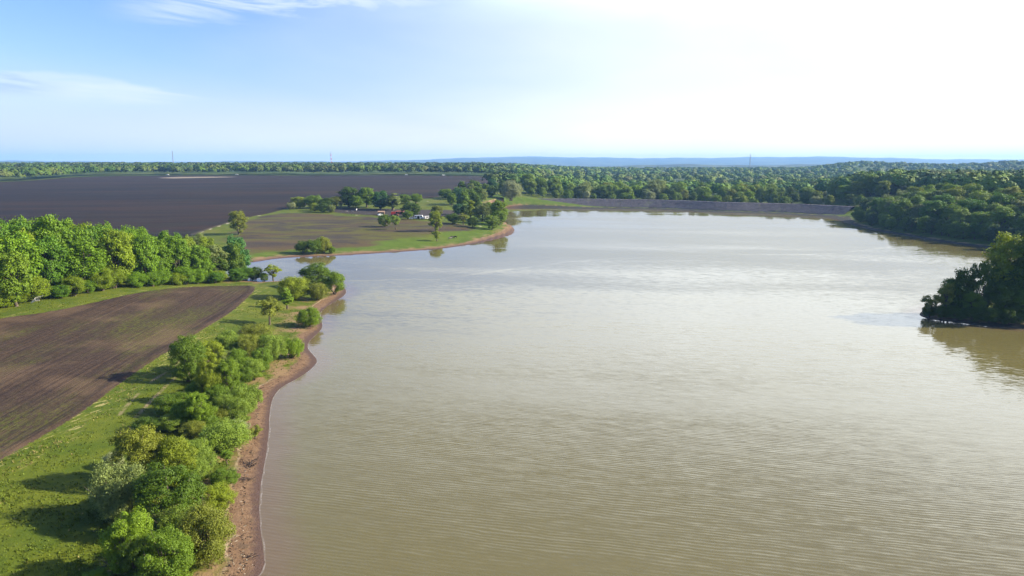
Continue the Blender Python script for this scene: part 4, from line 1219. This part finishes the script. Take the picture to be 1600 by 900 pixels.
def cow(label, loc, rz, hide, graze=True, group=None):
    r = empty('cow', label, 'cow', loc, rz, group)
    me = bpy.data.meshes.new('body')
    hd = [(0.98, 0, 1.05), (1.25, 0, 0.70), (1.45, 0, 0.32), (1.58, 0, 0.12)] if graze else [(0.98, 0, 1.30), (1.22, 0, 1.50), (1.42, 0, 1.42), (1.62, 0, 1.28)]
    vs = [(-0.15, 0, 1.05), (-0.65, 0, 1.12), (0.30, 0, 1.02), (0.72, 0, 1.12)] + hd
    rr_ = [0.40, 0.34, 0.39, 0.33, 0.20, 0.15, 0.13, 0.08]
    es = [(0, 1), (0, 2), (2, 3), (3, 4), (4, 5), (5, 6), (6, 7)]
    for sgn in (-1, 1):
        i = len(vs)
        vs += [(-0.66, 0.20 * sgn, 0.78), (-0.78, 0.21 * sgn, 0.46), (-0.72, 0.21 * sgn, 0.04)]; rr_ += [0.19, 0.085, 0.07]; es += [(1, i), (i, i + 1), (i + 1, i + 2)]
        i = len(vs)
        vs += [(0.66, 0.19 * sgn, 0.76), (0.68, 0.19 * sgn, 0.42), (0.67, 0.19 * sgn, 0.04)]; rr_ += [0.15, 0.085, 0.07]; es += [(3, i), (i, i + 1), (i + 1, i + 2)]
    i = len(vs)
    vs += [(-0.99, 0, 1.10), (-1.06, 0, 0.55)]; rr_ += [0.05, 0.04]; es += [(1, i), (i, i + 1)]
    i = len(vs); hb = hd[1]
    vs += [(hb[0], 0.20, hb[2] + 0.10), (hb[0], -0.20, hb[2] + 0.10)]; rr_ += [0.05, 0.05]; es += [(5, i), (5, i + 1)]
    me.from_pydata(vs, es, [])
    o = obj('body', me, hide, r)
    o.modifiers.new('skin', 'SKIN'); sb = o.modifiers.new('sub', 'SUBSURF'); sb.levels = 1; sb.render_levels = 1
    for k, s in enumerate(me.skin_vertices[0].data):
        s.radius = (rr_[k], rr_[k]); s.use_root = (k == 0)
    return r


HERD = 'cattle grazing on the far shore'
cow('dark cow grazing on the headland lawn, left of the two dark ones', at(706.5, 372.5), 0.2, mat_hide_d, True, HERD)
cow('dark cow on the headland lawn, right of the other dark one', at(711.5, 372.2), 3.0, mat_hide_d, True, HERD)
cow('grey cow standing below the two dark ones', at(703.5, 374.2), 0.6, mat_hide_p, False, HERD)
cow('grey cow in the muddy yard, left of two', at(541, 332.3), 0.4, mat_hide_p, False, 'cattle in the muddy yard')
cow('grey cow in the muddy yard, right of two', at(550.5, 331.5), 2.6, mat_hide_p, False, 'cattle in the muddy yard')
cow('white cow in the muddy yard, right of the two grey ones', at(557, 329.3), 1.6, plain('white_hide', (0.7, 0.68, 0.62), 0.7), False, 'cattle in the muddy yard')

# corral fence round the yard: posts and rails
fn = empty('corral_fence', 'dark wooden post and rail fence along the front of the muddy yard', 'fence', at(540, 335.5))
fo = np.array(fn.location)
fl_ = smooth_poly(hit([(512, 331), (540, 335), (575, 337.5), (590, 337.8)]), False, 2)
seg = np.linalg.norm(np.diff(fl_, axis=0), axis=1); acc = np.concatenate([[0], np.cumsum(seg)])
n_p = int(acc[-1] / 3.0)
pts = np.stack([np.interp(np.linspace(0, acc[-1], n_p), acc, fl_[:, k]) for k in (0, 1)], 1)
pz = height(pts[:, 0], pts[:, 1])
post_me = MB().box((0, 0, 0.6), (0.16, 0.16, 1.6)).mesh('post'); post_me.materials.append(mat_brown)
for j in range(n_p):
    o = obj('post', post_me, None, fn); o.location = (pts[j, 0] - fo[0], pts[j, 1] - fo[1], pz[j] - fo[2])
for hz in (0.55, 1.15):
    mb = MB(); mb.tube([(pts[j, 0] - fo[0], pts[j, 1] - fo[1] - 0.12, pz[j] - fo[2] + hz) for j in range(n_p)], 0.06, 5); mb.build('rail', mat_brown, fn)

# jetty at the tip of the headland
jt = empty('jetty', 'small grey plank jetty at the tip of the headland', 'jetty', (*at(789, 356.5)[:2], 0.0), 0.25)
plank = MB().box((0, 0, 0), (0.42, 1.6, 0.07)).mesh('plank'); plank.materials.append(mat_grey)
for j in range(14):
    o = obj('plank', plank, None, jt); o.location = (-0.3 + j * 0.47, 0, 0.75 + 0.01 * (j % 3))
for s in (-1, 1):
    MB().box((2.8, s * 0.6, 0.64), (6.8, 0.14, 0.14)).build('beam', mat_grey, jt)
    for j in range(3): MB().tube([(0.8 + j * 2.4, s * 0.6, -1.8), (0.8 + j * 2.4, s * 0.6, 0.60)], 0.11, 6).build('pile', mat_grey, jt)

# driftwood and dead brush on the near beach
def drift(label, u, v, size, n_, seed, mat, name='driftwood', cat='driftwood', up=0.35, group=None):
    r = np.random.default_rng(seed); mb = MB()
    for q in range(n_):
        a = r.uniform(0, 6.28); l = size * r.uniform(0.5, 1.1); c0 = r.normal(size=2) * size * 0.25
        e = np.array([c0[0] + math.cos(a) * l, c0[1] + math.sin(a) * l, size * up * r.uniform(0.2, 1.2)])
        m_ = np.array([c0[0], c0[1], 0.05]) * 0.5 + e * 0.5 + r.normal(size=3) * size * 0.07
        mb.tube([[c0[0], c0[1], 0.02], m_, e], [0.045 * size ** 0.7, 0.03 * size ** 0.7, 0.008], 5)
        for _ in range(3):
            e2 = m_ + (e - m_) * r.random() + r.normal(size=3) * size * 0.22; e2[2] = max(e2[2], 0.05)
            mb.tube([m_, (m_ + e2) / 2 + r.normal(size=3) * 0.03 * size, e2], [0.02 * size ** 0.7, 0.014 * size ** 0.7, 0.004], 4)
    o = mb.build(name, mat); p = at(u, v); o.location = p
    return tag(o, label, cat, group)


DW = 'driftwood on the near beach'
drift('dark driftwood tangle lying alone on the lower beach near the water', 389, 869, 1.0, 7, 1, mat_drift, group=DW)
drift('dark driftwood branches across the beach beside the gap in the belt', 391, 727, 1.9, 12, 2, mat_drift, group=DW)
drift('small dark driftwood pile on the beach below the larger branches', 385, 749, 1.3, 9, 3, mat_drift, group=DW)
drift('short dark stick pile on the sand at the head of the cove', 402, 608, 1.3, 6, 4, mat_drift, group=DW)
for u, v, sz_, lab in [(188, 893, 2.0, 'bare grey dead shrub at the bottom edge, leftmost of three'), (206, 899, 1.9, 'bare grey dead shrub at the bottom edge between two others'),
                       (226, 899, 1.7, 'bare grey dead shrub at the bottom edge, rightmost of three')]:
    drift(lab, u, v, sz_, 16, int(u), mat_dead, 'dead_shrub', 'dead shrub', up=0.95, group='dead shrubs at the bottom of the belt')


# radio masts on the skyline
def mast(label, u, v_top, y, wd, mats):
    a = (u - 800) / FPX / (CP + (450 - 252) / FPX * SP)
    x = a * y
    z0 = float(height(np.array([x]), np.array([y]))[0])
    dz = (450 - v_top) / FPX
    top = CAM_Z + y * (-SP + dz * CP) / (CP + dz * SP)
    H_ = top - z0
    r = empty('radio_mast', label, 'radio mast', (x, y, z0 - 0.5))
    ns = 8
    for k in range(ns):
        za, zb = H_ * k / ns, H_ * (k + 1) / ns
        wa, wb = wd * (1 - 0.55 * k / ns), wd * (1 - 0.55 * (k + 1) / ns)
        mb = MB()
        for sx_ in (-1, 1):
            for sy_ in (-1, 1):
                mb.tube([(sx_ * wa / 2, sy_ * wa / 2, za), (sx_ * wb / 2, sy_ * wb / 2, zb)], wd * 0.11, 4)
        for sy_ in (-1, 1):
            mb.tube([(-wa / 2, sy_ * wa / 2, za), (wb / 2, sy_ * wb / 2, zb)], wd * 0.07, 4); mb.tube([(sy_ * wa / 2, wa / 2, za), (sy_ * wb / 2, -wb / 2, zb)], wd * 0.07, 4)
        mb.build('mast_section', mats[k % len(mats)], r)
    MB().tube([(0, 0, H_), (0, 0, H_ * 1.10)], wd * 0.10, 5).build('antenna', mat_steel, r)


mast('thin grey lattice mast on the skyline above the left far wood', 270.5, 236, 2600, 3.0, [mat_steel])
mast('red and white lattice mast on the skyline left of the blue hills', 517.5, 238, 2700, 3.4, [mat_red, mat_white])
mast('faint grey lattice mast against the blue hills at the right', 1172, 241, 2900, 2.8, [mat_steel])

# grass tufts and straw on the near bank, one mass
rng = np.random.default_rng(8)
N_ = 26000
t_ = rng.random(N_) ** 1.5
yy = 62 + 150 * t_; xx = -yy * rng.uniform(0.25, 0.80, N_)
gd_ = -sdist(xx, yy, SHORE); f_ = sdist(xx, yy, F1)
ok = (gd_ > 5.0) & (f_ < -0.3)
xx, yy, f_ = xx[ok], yy[ok], f_[ok]; zz = height(xx, yy)
cl = vnoise(xx / 2.5, yy / 2.5, 7) + rng.normal(size=len(xx)) * 0.5
kp = cl > 0.1; xx, yy, zz, f_ = xx[kp], yy[kp], zz[kp], f_[kp]
m_ = len(xx)
V, Cc = [], []
strawy = (rng.random(m_) < np.where(f_ > -5, 0.35, 0.03))
for b in range(4):
    a = rng.uniform(0, 6.28, m_); h_ = rng.uniform(0.10, 0.30, m_); wd = rng.uniform(0.05, 0.11, m_)
    bx, by = xx + rng.normal(size=m_) * 0.12, yy + rng.normal(size=m_) * 0.12
    lx, ly = np.cos(a) * h_ * 0.6, np.sin(a) * h_ * 0.6
    V.append(np.stack([np.stack([bx - np.sin(a) * wd, by + np.cos(a) * wd, zz - 0.03], 1), np.stack([bx + np.sin(a) * wd, by - np.cos(a) * wd, zz - 0.03], 1), np.stack([bx + lx, by + ly, zz + h_], 1)], 1))
    c_ = np.where(strawy[:, None], [[0.19, 0.165, 0.05]], [[0.080, 0.108, 0.007]]) * rng.uniform(0.6, 1.35, (m_, 1))
    Cc.append(np.repeat(c_[:, None], 3, 1))
V = np.concatenate(V).reshape(-1, 3); Cc = np.concatenate(Cc).reshape(-1, 3)
o = obj('grass', mesh_np('grass', V, np.arange(len(V)).reshape(-1, 3), dict(leafcol=Cc)), mat_wood)
tag(o, 'short tufted green grass on the near bank', kind='stuff')

# stranded twigs and pebbles on the near beach, one mass
rng = np.random.default_rng(15)
N_ = 30000
yy = 62 + 170 * rng.random(N_) ** 1.6; xx = -yy * rng.uniform(0.20, 0.45, N_)
gd_ = -sdist(xx, yy, SHORE)
lines = np.exp(-((gd_ - 2.1) / 0.25) ** 2) + 0.7 * np.exp(-((gd_ - 3.6) / 0.35) ** 2) + 0.12
ok = (gd_ > 0.9) & (gd_ < 6) & (rng.random(N_) < lines)
xx, yy = xx[ok], yy[ok]; zz = height(xx, yy); m_ = len(xx)
a = rng.uniform(0, 6.28, m_); l_ = rng.uniform(0.05, 0.32, m_); wd = rng.uniform(0.02, 0.06, m_)
ux, uy = np.cos(a), np.sin(a)
V = np.stack([np.stack([xx - ux * l_, yy - uy * l_, zz + 0.01], 1), np.stack([xx - uy * wd, yy + ux * wd, zz + 0.01], 1), np.stack([xx + ux * l_, yy + uy * l_, zz + 0.03], 1), np.stack([xx + uy * wd, yy - ux * wd, zz + 0.07], 1)], 1).reshape(-1, 3)
q4 = np.arange(m_)[:, None] * 4
F = np.concatenate([q4 + [0, 1, 3], q4 + [1, 2, 3], q4 + [0, 3, 2], q4 + [0, 2, 1]])
Cc = np.repeat(np.where(rng.random(m_)[:, None] < 0.7, [[0.035, 0.024, 0.017]], [[0.22, 0.18, 0.13]]) * rng.uniform(0.7, 1.3, (m_, 1)), 4, 0)
o = obj('shore_debris', mesh_np('shore_debris', V, F, dict(leafcol=Cc)), mat_wood)
tag(o, 'stranded twigs and pebbles along the near beach', kind='stuff')

# ------------------------------------------------------------------ haze: one closed box of pale air round everything
mat_haze = bpy.data.materials.new('haze_air'); mat_haze.use_nodes = True
n = NT(mat_haze.node_tree)
pv = n.add('ShaderNodeVolumePrincipled')
pv.inputs['Color'].default_value = (0.30, 0.57, 1.0, 1); pv.inputs['Density'].default_value = 0.000074; pv.inputs['Anisotropy'].default_value = 0.1
o_ = n.add('ShaderNodeOutputMaterial'); n.l.new(pv.outputs[0], o_.inputs['Volume'])
o = MB().box((0, 0, 118), (34600, 34600, 246)).build('haze', mat_haze)
tag(o, 'pale blue haze over the far land', kind='stuff')
